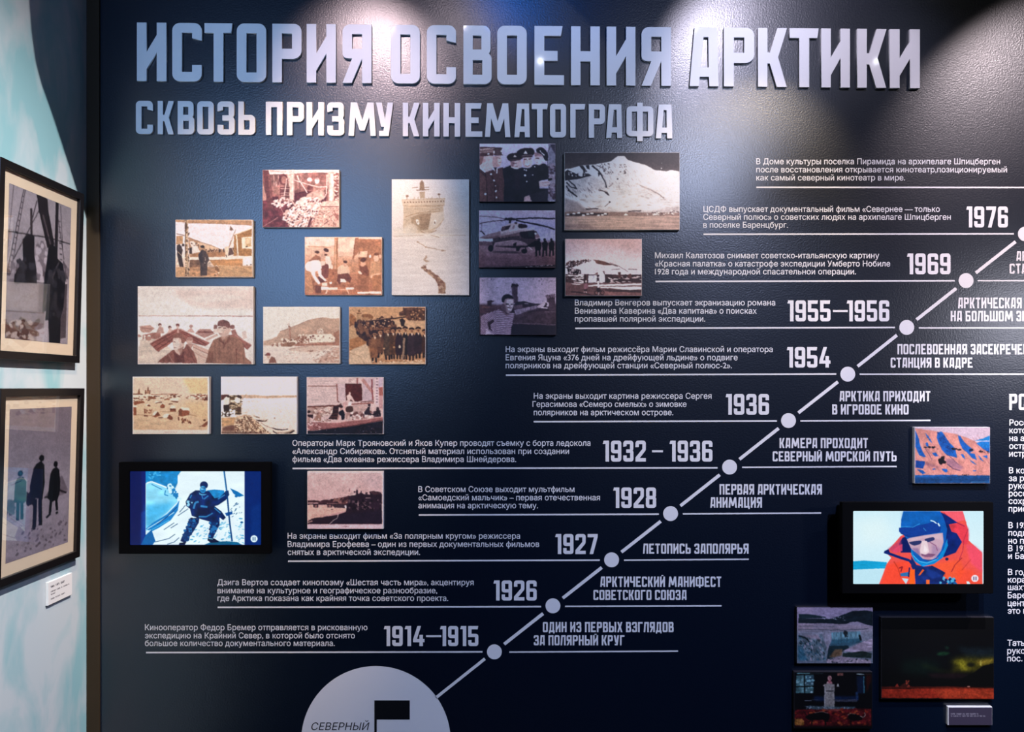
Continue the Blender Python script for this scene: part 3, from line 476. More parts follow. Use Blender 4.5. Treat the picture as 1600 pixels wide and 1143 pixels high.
def pic_flaghouse():
    p = start((274, 343, 395, 433), (272, 341), bg='efe0d4')
    B(40, 'f2e4e0', 600, 'f4e6de', 740, 'f0dcc6', 1143, 'c49a72'); G('b98e66', [20, 20, 1500, 30, 1500, 135, 800, 100, 20, 70]); L('d6b28a', 14, [20, 24, 1500, 36]); L('8c6444', 8, [260, 85, 800, 100, 1500, 130])
    G('bd9064', [40, 340, 170, 340, 180, 480, 40, 500]); L('6a4a34', 12, [40, 300, 200, 330]); G('fbf2e6', [165, 350, 215, 350, 210, 480, 170, 480])
    G('b88e68', [270, 360, 420, 420, 560, 480, 800, 550, 1000, 620, 1000, 720, 300, 740]); G('d9b894', [480, 460, 800, 550, 880, 600, 640, 610, 520, 560], .9); L('8a6244', 10, [280, 370, 800, 550]); G('eedccb', [300, 450, 380, 440, 470, 580, 500, 640, 350, 680, 340, 560]); S(['4a3222', 'f0e0cc'], 26, [320, 460, 480, 470, 500, 570, 350, 520], 9, 20, 2, 50); G('3c2c22', [290, 560, 345, 560, 345, 680, 290, 680]); G('a8784e', [380, 680, 900, 640, 980, 650, 980, 740, 300, 740]); S(['543a28'], 26, [600, 590, 900, 600, 900, 640, 620, 640], 7, 16)
    L('3a2a20', 20, [870, 580, 875, 660]); L('3a2a20', 18, [955, 580, 960, 650]); G('f3e2cc', [300, 760, 1500, 740, 1500, 780, 1300, 775, 680, 800, 300, 800]); G('c08a54', [680, 800, 1320, 780, 1320, 920, 780, 920]); T(.14, 220, 16, [680, 800, 1320, 780, 1320, 920, 780, 920]); G('7a5a40', [300, 800, 500, 800, 500, 940, 300, 960]); T(.3, 60, 40, [300, 800, 700, 800, 780, 1110, 300, 1110])
    G('c89c70', [40, 940, 220, 940, 220, 1110, 40, 1110]); G('b48458', [300, 940, 860, 930, 860, 1110, 300, 1110], .8); T(.3, 50, 40, [300, 900, 860, 900, 860, 1110, 300, 1110])
    G('d0a878', [860, 900, 1500, 920, 1500, 1110, 860, 1110]); 
    for y in range(930, 1110, 28): L('96683e', 7, [860, y, 1500, y+8])
    E('f2dcbc', 820, 930, 26, 26); S(['f2dcbc', '8c623c'], 20, [790, 930, 870, 930, 870, 1100, 790, 1100], 10, 22); G('f8ecdf', [1340, 740, 1500, 720, 1500, 905, 1320, 905]); E('4a3424', 1405, 895, 14, 10); E('4a3424', 1480, 890, 12, 12)
    G('a5753f', [1180, 310, 1500, 200, 1500, 720, 1240, 720]); T(.1, 300, 14, [1180, 310, 1500, 200, 1500, 720, 1240, 720]); L('e9cfa8', 14, [1190, 310, 1500, 190]); L('f6e6cc', 24, [1205, 320, 1232, 715]); L('8c5f34', 16, [1180, 320, 1215, 715]); G('a87840', [1160, 320, 1190, 320, 1200, 720, 1140, 720])
    G('f5e4c8', [1300, 370, 1500, 350, 1500, 590, 1310, 580]); G('c9a06c', [1380, 380, 1490, 375, 1490, 540, 1385, 560], .9); G('e4c69a', [1385, 390, 1485, 385, 1485, 480, 1390, 490]); E('4a341e', 1402, 545, 24, 14); L('e6cca0', 14, [1370, 370, 1375, 580])
    L('b08a64', 14, [1170, 260, 1060, 560]); L('8a6444', 9, [1100, 420, 1040, 600]); G('76563c', [1085, 140, 1130, 200, 1150, 225, 1070, 230]); L('6e4e36', 8, [1190, 210, 1160, 290]); G('e6cfae', [970, 560, 1060, 530, 1030, 720, 1000, 730]); G('5a4030', [1060, 570, 1150, 560, 1140, 690, 1040, 720]); L('f0dcbc', 14, [1140, 430, 1100, 560]); L('d8b88e', 12, [1110, 560, 1150, 660]); L('3c2a1e', 14, [1000, 700, 1015, 745])
    L('8c6a4a', 58, [235, 20, 240, 600, 250, 1110]); L('c9a882', 22, [255, 20, 255, 1110]); L('5c4430', 14, [212, 40, 216, 500, 226, 1110]); S(['54402e', 'd8bc98'], 50, [215, 60, 285, 60, 290, 1110, 220, 1110], 7, 18, .5)
    G('3c2e26', [50, 520, 110, 490, 170, 600, 150, 700, 160, 830, 180, 940, 100, 930, 60, 700], sm=0); E('c29a72', 80, 480, 22, 28); E('32261e', 175, 510, 24, 26); T(.4, 40, 40, [50, 520, 180, 500, 180, 940, 60, 930]); L('d8bc94', 10, [70, 640, 160, 730])
    G('4c3c32', [470, 680, 540, 600, 620, 630, 680, 800, 640, 860, 640, 1100, 510, 1100, 500, 850, 470, 760], sm=0); G('3a2e28', [470, 680, 540, 620, 560, 850, 500, 840]); E('b08c6a', 568, 570, 30, 40); E('2c221c', 550, 540, 42, 28); T(.25, 30, 50, [470, 600, 680, 640, 650, 1100, 500, 1100])
    S(['e6ceae'], 5, [595, 700, 612, 700, 612, 900, 595, 900], 7, 11); T(.1, 30, 30); return p

def pic_boats():
    p = start((215, 447, 396, 569), (214, 445), 8.696, 'f3dcd8')
    B(20, 'f1dcd8', 420, 'f6e6e2', 430, 'fbeeec', 600, 'f9ecea', 1096, 'e8cfc8')
    G('e7c6be', [500, 60, 1580, 50, 1580, 330, 900, 310, 700, 270, 620, 190, 520, 120], .75, 12); T(.06, 240, 60, [20, 40, 1580, 40, 1580, 400, 20, 400]); G('f6e2dc', [640, 170, 1100, 110, 1500, 170, 1200, 220, 800, 240], .5, 8); L('c99890', 10, [20, 418, 800, 420, 1580, 424]); L('a86a62', 6, [700, 420, 1580, 426])
    G('e0c4b8', [40, 720, 300, 740, 500, 900, 300, 1060, 20, 1060]); T(.12, 160, 40, [20, 720, 520, 720, 520, 1060, 20, 1060])
    G('c9988c', [40, 560, 180, 545, 240, 590, 180, 640, 90, 650, 40, 610]); L('9c625a', 9, [60, 580, 220, 600]); G('ac7268', [40, 690, 200, 650, 320, 650, 330, 720, 250, 740, 50, 700]); S(['f6e6e0', 'b88478'], 26, [30, 690, 180, 700, 180, 740, 30, 730], 10, 24)
    for x, y, c in ((312, 545, 'c8988e'), (447, 580, 'd6aca2')):
        E('6a3834', x, y-4, 24, 22); E('e0bab0', x+6, y+14, 18, 20); G(c, [x-50, y+110, x-14, y+26, x+40, y+30, x+60, y+110])
    G('9a5a50', [175, 800, 360, 690, 550, 590, 590, 590, 760, 680, 990, 790, 930, 830, 640, 760, 480, 780, 290, 910]); T(.2, 200, 16, [175, 800, 550, 590, 990, 790, 930, 830, 290, 910])
    for a in ([200, 800, 550, 620], [230, 840, 540, 660], [270, 880, 500, 730]): L('6e3630', 10, a)
    for a in ([590, 610, 950, 810], [600, 640, 900, 820]): L('74392f', 10, a)
    L('d6aaa0', 9, [180, 790, 550, 585, 990, 785]); L('c9968c', 28, [560, 600, 562, 660]); E('7c443e', 555, 545, 25, 20); E('d9aea4', 555, 565, 20, 14)
    E('c09088', 738, 560, 24, 22); G('d2a298', [690, 620, 740, 575, 780, 640, 780, 650, 690, 640]); G('b8847a', [790, 660, 850, 600, 1000, 600, 1060, 660, 920, 720]); L('7a413a', 14, [830, 640, 1040, 640]); G('d9b0a4', [930, 740, 1090, 660, 1110, 690, 960, 760]); E('94625a', 1068, 570, 28, 32); G('e8ccc4', [1040, 600, 1100, 590, 1100, 650, 1040, 650])
    G('9c5e52', [1270, 680, 1340, 660, 1560, 820, 1500, 880, 1400, 800]); L('c99a90', 9, [1300, 660, 1560, 815]); E('8c5c54', 1300, 570, 32, 30); G('a06a60', [1280, 620, 1340, 600, 1370, 680, 1300, 680]); G('e6c8c0', [1430, 640, 1480, 620, 1500, 720, 1440, 740])
    G('d2a698', [770, 800, 1000, 890, 960, 940, 760, 850]); G('dab4a6', [760, 850, 960, 950, 920, 1060, 800, 1060]); L('9a6258', 9, [770, 850, 980, 940]); L('b07a6e', 8, [790, 920, 950, 1000])
    E('d8aea2', 715, 760, 44, 50); E('b07c70', 720, 735, 44, 26); G('b8887c', [690, 800, 770, 800, 740, 860, 700, 840])
    G('8a5248', [280, 1056, 330, 1000, 430, 930, 490, 880, 640, 870, 680, 800, 770, 900, 810, 1010, 820, 1066], sm=0); T(.22, 60, 90, [280, 1056, 430, 930, 640, 870, 770, 900, 820, 1066]); G('6c3a34', [500, 900, 560, 960, 640, 900, 640, 1060, 520, 1060]); L('a8746a', 12, [420, 930, 500, 1056]); L('6a3832', 9, [690, 850, 790, 1056])
    G('dcb4a8', [490, 740, 560, 690, 630, 740, 640, 830, 590, 940, 570, 950, 510, 880], sm=1); G('efd8d0', [495, 750, 560, 730, 590, 800, 560, 880, 510, 880], .8, 3); G('8a564a', [490, 720, 520, 660, 600, 655, 655, 710, 650, 780, 610, 790, 590, 720], sm=1); L('8c5850', 9, [500, 775, 530, 778]); L('9a655c', 8, [505, 850, 540, 850]); G('a8766a', [560, 880, 640, 830, 600, 960], .8)
    G('9c6a58', [930, 1060, 980, 870, 1040, 750, 1150, 700, 1260, 680, 1380, 720, 1450, 800, 1480, 980, 1560, 1050, 1560, 1078], sm=0); T(.18, 30, 260, [930, 1060, 1040, 750, 1260, 680, 1450, 800, 1560, 1078]); G('7c4c3e', [940, 1060, 980, 900, 1040, 900, 1040, 1062], .6); L('6a3c32', 10, [1180, 780, 1190, 840]); L('703f34', 9, [1350, 860, 1360, 1066]); G('714034', [1130, 700, 1190, 800, 1260, 690, 1280, 740, 1200, 820, 1120, 760], .55)
    G('e0bcb0', [1100, 590, 1180, 540, 1260, 590, 1260, 640, 1200, 700, 1140, 690, 1105, 650], sm=1); G('cfa294', [1200, 600, 1260, 590, 1250, 700, 1170, 750, 1140, 700], .6, 3); G('f0d6cc', [1110, 590, 1160, 590, 1150, 660, 1115, 650], .7, 2); G('84524a', [1095, 560, 1110, 500, 1180, 475, 1250, 500, 1275, 570, 1250, 590, 1200, 560, 1110, 560], sm=1); L('5c302a', 10, [1110, 580, 1150, 578]); L('5c302a', 10, [1175, 582, 1215, 582]); L('8c5850', 8, [1120, 660, 1160, 665]); E('dab2a6', 1262, 610, 16, 30)
    T(.07, 26, 26); return p

def pic_harbour():
    p = start((411, 479, 531, 568), (409, 477), bg='f4e6e2')
    B(30, 'f7ebe8', 640, 'f6e8e4', 780, 'f3dfd9', 1143, 'efd7d0')
    G('cda795', [30, 690, 180, 650, 290, 600, 350, 500, 500, 440, 700, 370, 880, 290, 1080, 240, 1180, 230, 1340, 255, 1490, 250, 1490, 770, 30, 770]); T(.14, 160, 110, [30, 690, 350, 500, 700, 370, 1080, 240, 1490, 250, 1490, 770, 30, 770]); G('b88e7c', [560, 600, 800, 540, 1000, 500, 1360, 470, 1490, 520, 1490, 740, 400, 760], .7, 8); L('a87c6c', 8, [350, 500, 700, 370, 880, 290, 1080, 240, 1180, 230]); G('a67461', [1380, 540, 1490, 470, 1490, 770, 1380, 760])
    L('b07a68', 34, [535, 420, 540, 640]); L('d9b0a0', 9, [525, 420, 528, 640]); L('b08674', 8, [490, 350, 530, 410, 520, 330]); L('8a5c4c', 14, [505, 410, 550, 410])
    G('ead2c6', [400, 650, 460, 630, 520, 660, 640, 660, 660, 690, 420, 720]); G('9a6c58', [370, 740, 460, 720, 660, 690, 640, 750, 560, 790, 360, 790]); L('c9a08c', 10, [380, 735, 660, 690]); S(['f2e0d6', '8a5c4c'], 44, [370, 640, 660, 640, 640, 710, 400, 730], 8, 22); G('efdcd2', [290, 730, 340, 720, 350, 790, 290, 790]); S(['a07060', 'f0dcd2'], 30, [200, 750, 400, 700, 400, 790, 220, 800], 10, 22)
    G('f6e6dc', [830, 560, 1340, 550, 1410, 620, 1400, 700, 920, 715, 910, 650]); G('8c5c4c', [820, 620, 860, 570, 910, 650, 910, 710, 830, 680]); G('efdacd', [1340, 550, 1410, 625, 1390, 700, 1340, 700]); S(['8c5c4c'], 15, [940, 590, 1380, 590, 1380, 680, 940, 690], 8, 14); E('75463a', 990, 590, 26, 20); E('75463a', 940, 610, 20, 18)
    G('f2e0d6', [1070, 480, 1120, 440, 1190, 460, 1190, 540, 1075, 540]); S(['c09484', '8c5f50'], 14, [1080, 460, 1190, 460, 1190, 540, 1080, 540], 7, 13); G('b08474', [1020, 480, 1050, 470, 1050, 540, 1020, 540]); S(['eedad0', '93604f'], 60, [660, 560, 900, 560, 900, 750, 660, 740], 10, 26); G('b27a68', [640, 745, 1490, 720, 1490, 770, 900, 775, 640, 780]); L('8a5244', 9, [700, 775, 1380, 735])
    G('d8b4a4', [520, 830, 900, 770, 1400, 770, 1300, 830, 1000, 900, 560, 880], .7, 5); L('a47060', 8, [520, 840, 760, 800, 900, 790])
    G('c69686', [1280, 900, 1380, 830, 1490, 790, 1490, 1110, 1040, 1110, 1100, 1030], .7, 5); S(['8c5f50', 'f9eee8', 'b88878'], 120, [880, 880, 1490, 800, 1490, 1110, 1000, 1110], 10, 36, 5, -8, 12); S(['cfa898', 'fcf4f0'], 60, [520, 840, 1300, 840, 1000, 1100, 300, 1110], 10, 34, 5, 0, 8)
    G('8a5a4c', [135, 1110, 140, 1040, 190, 980, 250, 1010, 290, 1110], sm=0); E('8c4c44', 125, 945, 42, 38); E('5a3430', 75, 955, 20, 10); E('d6ae9a', 125, 990, 28, 28); T(.07, 28, 28); return p

def pic_crowd():
    p = start((545, 479, 665, 569), (543, 478), bg='c89a6a')
    B(20, 'dcae80', 260, 'd8aa7c', 420, 'caa074', 1143, 'c89468'); G('a06c40', [40, 140, 100, 160, 170, 240, 150, 340, 40, 400]); T(.3, 50, 40, [40, 140, 170, 240, 150, 340, 40, 400]); G('ba8250', [40, 600, 320, 540, 380, 700, 40, 860]); G('d9b080', [40, 420, 220, 390, 300, 560, 40, 640]); T(.14, 200, 20, [40, 360, 400, 360, 380, 760, 40, 880]); G('e6c8a4', [40, 860, 380, 720, 470, 1110, 40, 1110]); T(.08, 90, 90, [40, 860, 380, 720, 470, 1110, 40, 1110]); L('b08860', 6, [40, 900, 220, 960, 330, 1100])
    G('caa070', [180, 130, 255, 130, 260, 290, 180, 290]); G('7c5434', [195, 110, 225, 60, 250, 110]); G('8a5c38', [170, 125, 270, 130, 270, 150, 175, 145]); G('94643c', [270, 170, 340, 145, 440, 160, 500, 200, 480, 250, 400, 240, 280, 220]); G('b98c5e', [275, 210, 400, 215, 400, 270, 280, 280]); G('4a2c20', [610, 225, 660, 180, 710, 225]); G('5a3826', [840, 180, 870, 210, 880, 240, 830, 240])
    G('5c3c2a', [990, 120, 1070, 80, 1070, 30, 1490, 30, 1490, 280, 1200, 300, 1130, 230, 990, 180]); T(.5, 60, 50, [990, 120, 1070, 30, 1490, 30, 1490, 280, 1200, 300]); S(['c8986a', '3c2418'], 40, [1200, 40, 1480, 40, 1480, 280, 1220, 290], 8, 24); L('c69a6c', 8, [1330, 120, 1290, 290]); L('c9a070', 18, [990, 205, 1110, 180]); G('3a2418', [780, 230, 1100, 205, 1110, 225, 780, 260])
    G('ddb890', [880, 270, 1490, 280, 1490, 420, 900, 420], .9); T(.1, 120, 20, [880, 270, 1490, 280, 1490, 420, 900, 420]); G('241814', [1000, 260, 1060, 235, 1110, 280, 1090, 390, 1030, 390])
    mass = [150, 330, 400, 290, 700, 240, 850, 260, 930, 400, 900, 640, 400, 720, 300, 640, 220, 590, 150, 460]
    G('4c3020', mass); S(['2c1a16', '6c4630', '8a5e40', '392018'], 150, mass, 16, 46, .6, 0, 20); S(['d8a87c', 'e6bc90'], 44, [240, 300, 850, 260, 880, 400, 300, 420], 8, 15); L('e0b080', 10, [260, 310, 500, 262, 720, 238, 830, 225])
    for i in range(26): E('3a221a', 240+i*24, 312-i*3.4, 10, 12)
    men = [(520, 540, '8a5c3c', 140, 1090), (625, 500, '6a452e', 110, 1000), (770, 480, '4e3a28', 130, 1040), (870, 470, '56371f', 100, 1030), (985, 460, '301a1e', 110, 1030), (1105, 450, '1c1616', 95, 1030), (1230, 470, '36242a', 130, 1050), (1355, 455, '2a1a20', 130, 1010), (1480, 500, '3a2218', 90, 1000)]
    for x, y, c, w, b in men:
        G(c, [x-w*.55, y+120, x-w*.3, y+55, x+w*.3, y+55, x+w*.6, y+130, x+w*.62, b-160, x+w*.5, b-90, x-w*.5, b-90, x-w*.65, b-260]); T(.35, 40, 70, [x-w*.5, y+60, x+w*.5, y+60, x+w*.6, b-90, x-w*.6, b-90])
        for dx in (-.24, .24): L('1e1412', 34, [x+dx*w, b-100, x+dx*w, b-20])
        L('140c0a', 24, [x-w*.34, b-20, x-w*.12, b-16]); L('140c0a', 24, [x+w*.12, b-20, x+w*.36, b-16])
        E('c8946a', x, y+8, 34, 42); E('7c5236', x+12, y+20, 18, 28, al=.7); G('f0d8b8', [x-12, y+50, x+26, y+52, x+16, y+100, x+4, y+100]); L('3c2018', 8, [x-22, y+2, x+22, y+2]); G('2a1814', [x-48, y-14, x-42, y-46, x, y-64, x+46, y-46, x+52, y-14, x, y-24], sm=1)
    for x, y in ((770, 440), (625, 445), (520, 480)): G('845636' if x != 520 else '3a2218', [x-66, y+8, x-34, y-26, x+36, y-26, x+68, y+6, x, y+14])
    G('8c6040', [400, 640, 640, 620, 640, 780, 400, 800], .7); E('f4e2c4', 1000, 775, 20, 28); E('dcae80', 700, 815, 20, 18); E('cf9c6c', 890, 790, 22, 20); S(['efd6b4', 'a4744a'], 60, [480, 1060, 1490, 1040, 1490, 1110, 560, 1110], 12, 32, 2, 0); G('ead0ac', [600, 1080, 1490, 1070, 1490, 1112, 540, 1112], .8, 3); L('9c8068', 40, [1090, 610, 1075, 900, 1050, 1030]); G('d2a878', [640, 930, 680, 930, 680, 1010, 630, 1010]); T(.12, 26, 26); return p

def pic_wintertown():
    p = start((207, 588, 327, 678), (205, 587), bg='ecc8ae')
    B(20, 'ecccba', 350, 'eccbb8', 600, 'e9c2a4', 1143, 'e2b392'); G('efc28e', [1000, 40, 1480, 40, 1480, 360, 1130, 330, 1100, 220, 1020, 140], .75, 8); G('eebc8e', [1000, 500, 1480, 480, 1480, 900, 1200, 760], .6, 16); T(.05, 160, 120)
    dk, md, lt = '6a3422', '8e4c34', 'f8e2d4'
    for x, w, t in ((150, 60, 240), (325, 80, 205)): G('b07c64', [x-w*.5, 340, x-w*.3, 290, x, t+30, x+w*.3, 290, x+w*.5, 340]); G(dk, [x-14, t+50, x, t, x+14, t+50]); L(dk, 16, [x, t+20, x, t+90])
    for x in (285, 360, 275): L(dk, 14, [x, 280, x, 350])
    L(dk, 18, [30, 350, 170, 345, 220, 355]); L(md, 10, [380, 360, 640, 348, 900, 352]); G(lt, [30, 365, 480, 365, 480, 400, 30, 410])
    S([dk, md, '5a2a1c'], 90, [30, 400, 640, 380, 900, 350, 1020, 380, 900, 430, 500, 440, 300, 480, 30, 500], 10, 34, 3, -5, 15); S([lt, 'f4d8c6'], 60, [30, 380, 640, 370, 1020, 380, 900, 440, 300, 480, 30, 480], 12, 36, 3, -5, 15); G('8e543c', [330, 400, 470, 395, 475, 440, 330, 450])
    S([dk, md], 50, [1060, 420, 1120, 380, 1300, 350, 1480, 360, 1480, 470, 1200, 460], 14, 40, 3, 5, 12); S([lt], 26, [1060, 400, 1300, 340, 1480, 350, 1480, 440, 1100, 440], 14, 36, 3, 5, 10); G(dk, [1410, 440, 1470, 400, 1475, 470, 1400, 475])
    G(lt, [730, 460, 790, 430, 920, 440, 900, 480]); G(dk, [760, 480, 900, 485, 900, 510, 800, 500]); G('a86c50', [640, 440, 740, 430, 740, 465, 640, 465])
    G(md, [40, 500, 240, 480, 260, 510, 60, 560]); G(lt, [30, 560, 130, 580, 110, 600, 30, 595]); G(md, [35, 600, 100, 600, 100, 755, 35, 755]); G(dk, [90, 600, 100, 600, 100, 755, 90, 755])
    G(md, [555, 570, 600, 525, 650, 570, 640, 615, 560, 610]); G(lt, [550, 565, 590, 510, 650, 545, 655, 565, 605, 525]); G(dk, [305, 570, 335, 545, 380, 580, 350, 585]); G(lt, [280, 560, 330, 530, 340, 545, 300, 575]); G(lt, [440, 510, 480, 480, 560, 490, 500, 520]); G(dk, [450, 520, 580, 490, 590, 505, 480, 525]); L(dk, 14, [720, 545, 800, 535])
    G(lt, [740, 620, 770, 570, 840, 570, 855, 620]); G(md, [740, 628, 855, 625, 858, 690, 740, 690]); G(dk, [740, 628, 855, 625, 855, 645, 740, 648])
    G(lt, [940, 620, 980, 600, 1110, 610, 1130, 660, 1000, 660]); G(md, [905, 660, 945, 620, 1000, 665, 1120, 660, 1115, 750, 960, 780, 910, 770]); G('74402c', [905, 660, 945, 620, 980, 660, 975, 775, 910, 770])
    G(lt, [400, 740, 450, 680, 515, 670, 450, 760]); G(md, [450, 760, 510, 680, 565, 760, 480, 790, 400, 780]); G('6a3826', [460, 760, 510, 690, 550, 755]); G(lt, [580, 800, 640, 730, 740, 730, 680, 810]); G(md, [680, 815, 740, 740, 800, 800, 790, 845, 740, 840])
    L(md, 26, [260, 630, 265, 715]); S([md, 'c08a6e'], 26, [280, 640, 400, 640, 400, 720, 280, 720], 6, 14); L('a8725a', 8, [110, 745, 400, 760]); L(dk, 20, [240, 770, 320, 768]); L('b4805f', 8, [560, 690, 740, 690]); L(dk, 16, [520, 805, 610, 800]); L(dk, 24, [910, 790, 912, 855]); S([dk, md], 16, [950, 820, 1160, 840, 1150, 910, 960, 880], 7, 16, .5); L('a8704f', 10, [1120, 740, 1260, 775]); L('b98566', 8, [860, 775, 1000, 780])
    G(md, [1340, 960, 1430, 890, 1480, 870, 1480, 920, 1420, 985]); E(dk, 1408, 850, 26, 18); L(dk, 8, [1310, 970, 1345, 960]); T(.1, 200, 60, [30, 780, 900, 850, 1480, 1020, 30, 1030]); T(.06, 26, 26)
    G('f4d9d0', [20, 1035, 1500, 1035, 1500, 1110, 20, 1110]); G('f9ebe6', [1470, 20, 1524, 20, 1524, 1143, 1470, 1143]); S(['b89484'], 30, [630, 1075, 880, 1075, 880, 1083, 630, 1083], 4, 7); G('f9ebe6', [20, 10, 1524, 10, 1524, 32, 20, 32]); G('f9ebe6', [15, 10, 42, 10, 42, 1120, 15, 1120]); return p

def pic_shore():
    p = start((345, 588, 464, 678), (343, 587), bg='f0d8c8')
    B(20, 'f4dccf', 370, 'f6e0d2', 420, 'f4dcd0', 1143, 'ddbfa6'); G('bd9a7c', [400, 365, 660, 365, 900, 380, 1500, 370, 1500, 410, 1000, 425, 400, 425]); T(.14, 120, 20, [400, 365, 1500, 365, 1500, 425, 400, 425]); G('e9d2c4', [900, 700, 1500, 600, 1500, 1110, 1000, 1000], .5, 20); S(['d9b8a6'], 14, [520, 470, 800, 470, 800, 500, 540, 500], 8, 24, 4, 0, 6)
    G('4a261c', [30, 360, 180, 360, 180, 420, 30, 470]); G('efe0d0', [30, 470, 90, 460, 80, 760, 30, 760]); G('c9a584', [40, 800, 300, 790, 500, 740, 600, 760, 700, 860, 900, 1040, 980, 1110, 40, 1110]); T(.3, 70, 60, [40, 800, 500, 740, 700, 860, 980, 1110, 40, 1110]); S(['4a2a1e', '7a543c', 'e9cfae', '5c3826'], 330, [300, 860, 520, 760, 640, 800, 980, 1110, 300, 1110], 7, 22, 2, 45, 60); G('4e2a22', [50, 990, 250, 940, 300, 960, 300, 1060, 50, 1060], .8, 4); L('5a3828', 36, [540, 780, 640, 920, 720, 1030], .7); G('b98c62', [40, 810, 300, 800, 280, 930, 40, 970]); T(.2, 80, 20, [40, 810, 300, 800, 280, 930, 40, 970]); G('3a2018', [40, 1070, 700, 1080, 940, 1110, 40, 1110], .7, 3)
    wood = [90, 560, 180, 400, 410, 380, 430, 640, 440, 740, 300, 770, 100, 790]
    G('584028', [190, 380, 410, 370, 420, 640, 430, 740, 200, 760]); S(['b89a78', '2e1c12', 'd8c09c', '42301e'], 200, [190, 380, 410, 370, 430, 740, 190, 760], 14, 40, 4, 5, 12); G('2e1e14', [70, 560, 190, 550, 200, 780, 100, 790]); G('e6d4bc', [90, 440, 140, 400, 190, 430, 180, 530, 90, 550], sm=1); E('3a2418', 165, 395, 24, 22); G('eedcc6', [290, 470, 330, 410, 400, 440, 390, 510, 320, 520], sm=1); E('33201a', 365, 395, 30, 28); S(['f6ece0'], 20, [200, 650, 300, 660, 290, 780, 210, 790], 12, 24); G('dcc6aa', [200, 470, 290, 460, 290, 500, 210, 510]); S(['f4e8da', '46301e'], 20, [40, 690, 180, 690, 180, 780, 40, 780], 10, 22); E('4a3020', 370, 640, 50, 40)
    L('d6ba9e', 5, [440, 430, 560, 300]); L('6a5038', 9, [430, 460, 520, 350], .7); L('c9a584', 8, [450, 700, 540, 706])
    L('bda084', 24, [650, 770, 780, 810]); G('3e2a1e', [690, 840, 780, 845, 860, 865, 940, 835, 900, 870, 820, 885, 740, 865]); G('cbb094', [780, 830, 880, 840, 930, 836, 850, 862]); L('54402e', 12, [700, 790, 770, 800]); E('8a7058', 1057, 810, 12)
    L('7a5c46', 8, [800, 900, 870, 950, 990, 1000]); G('1e1210', [980, 985, 1100, 1015, 1200, 1025, 1320, 1015, 1320, 1030, 1200, 1045, 1080, 1035]); G('1e1210', [1020, 1040, 1080, 1080, 1150, 1110, 1100, 1110, 1040, 1075]); G('1e1210', [1230, 1110, 1350, 1080, 1440, 1040, 1440, 1065, 1380, 1100]); G('a88a70', [1080, 1080, 1250, 1085, 1420, 1030, 1440, 1040, 1340, 1085, 1200, 1110, 1120, 1105]); T(.07, 26, 26); return p

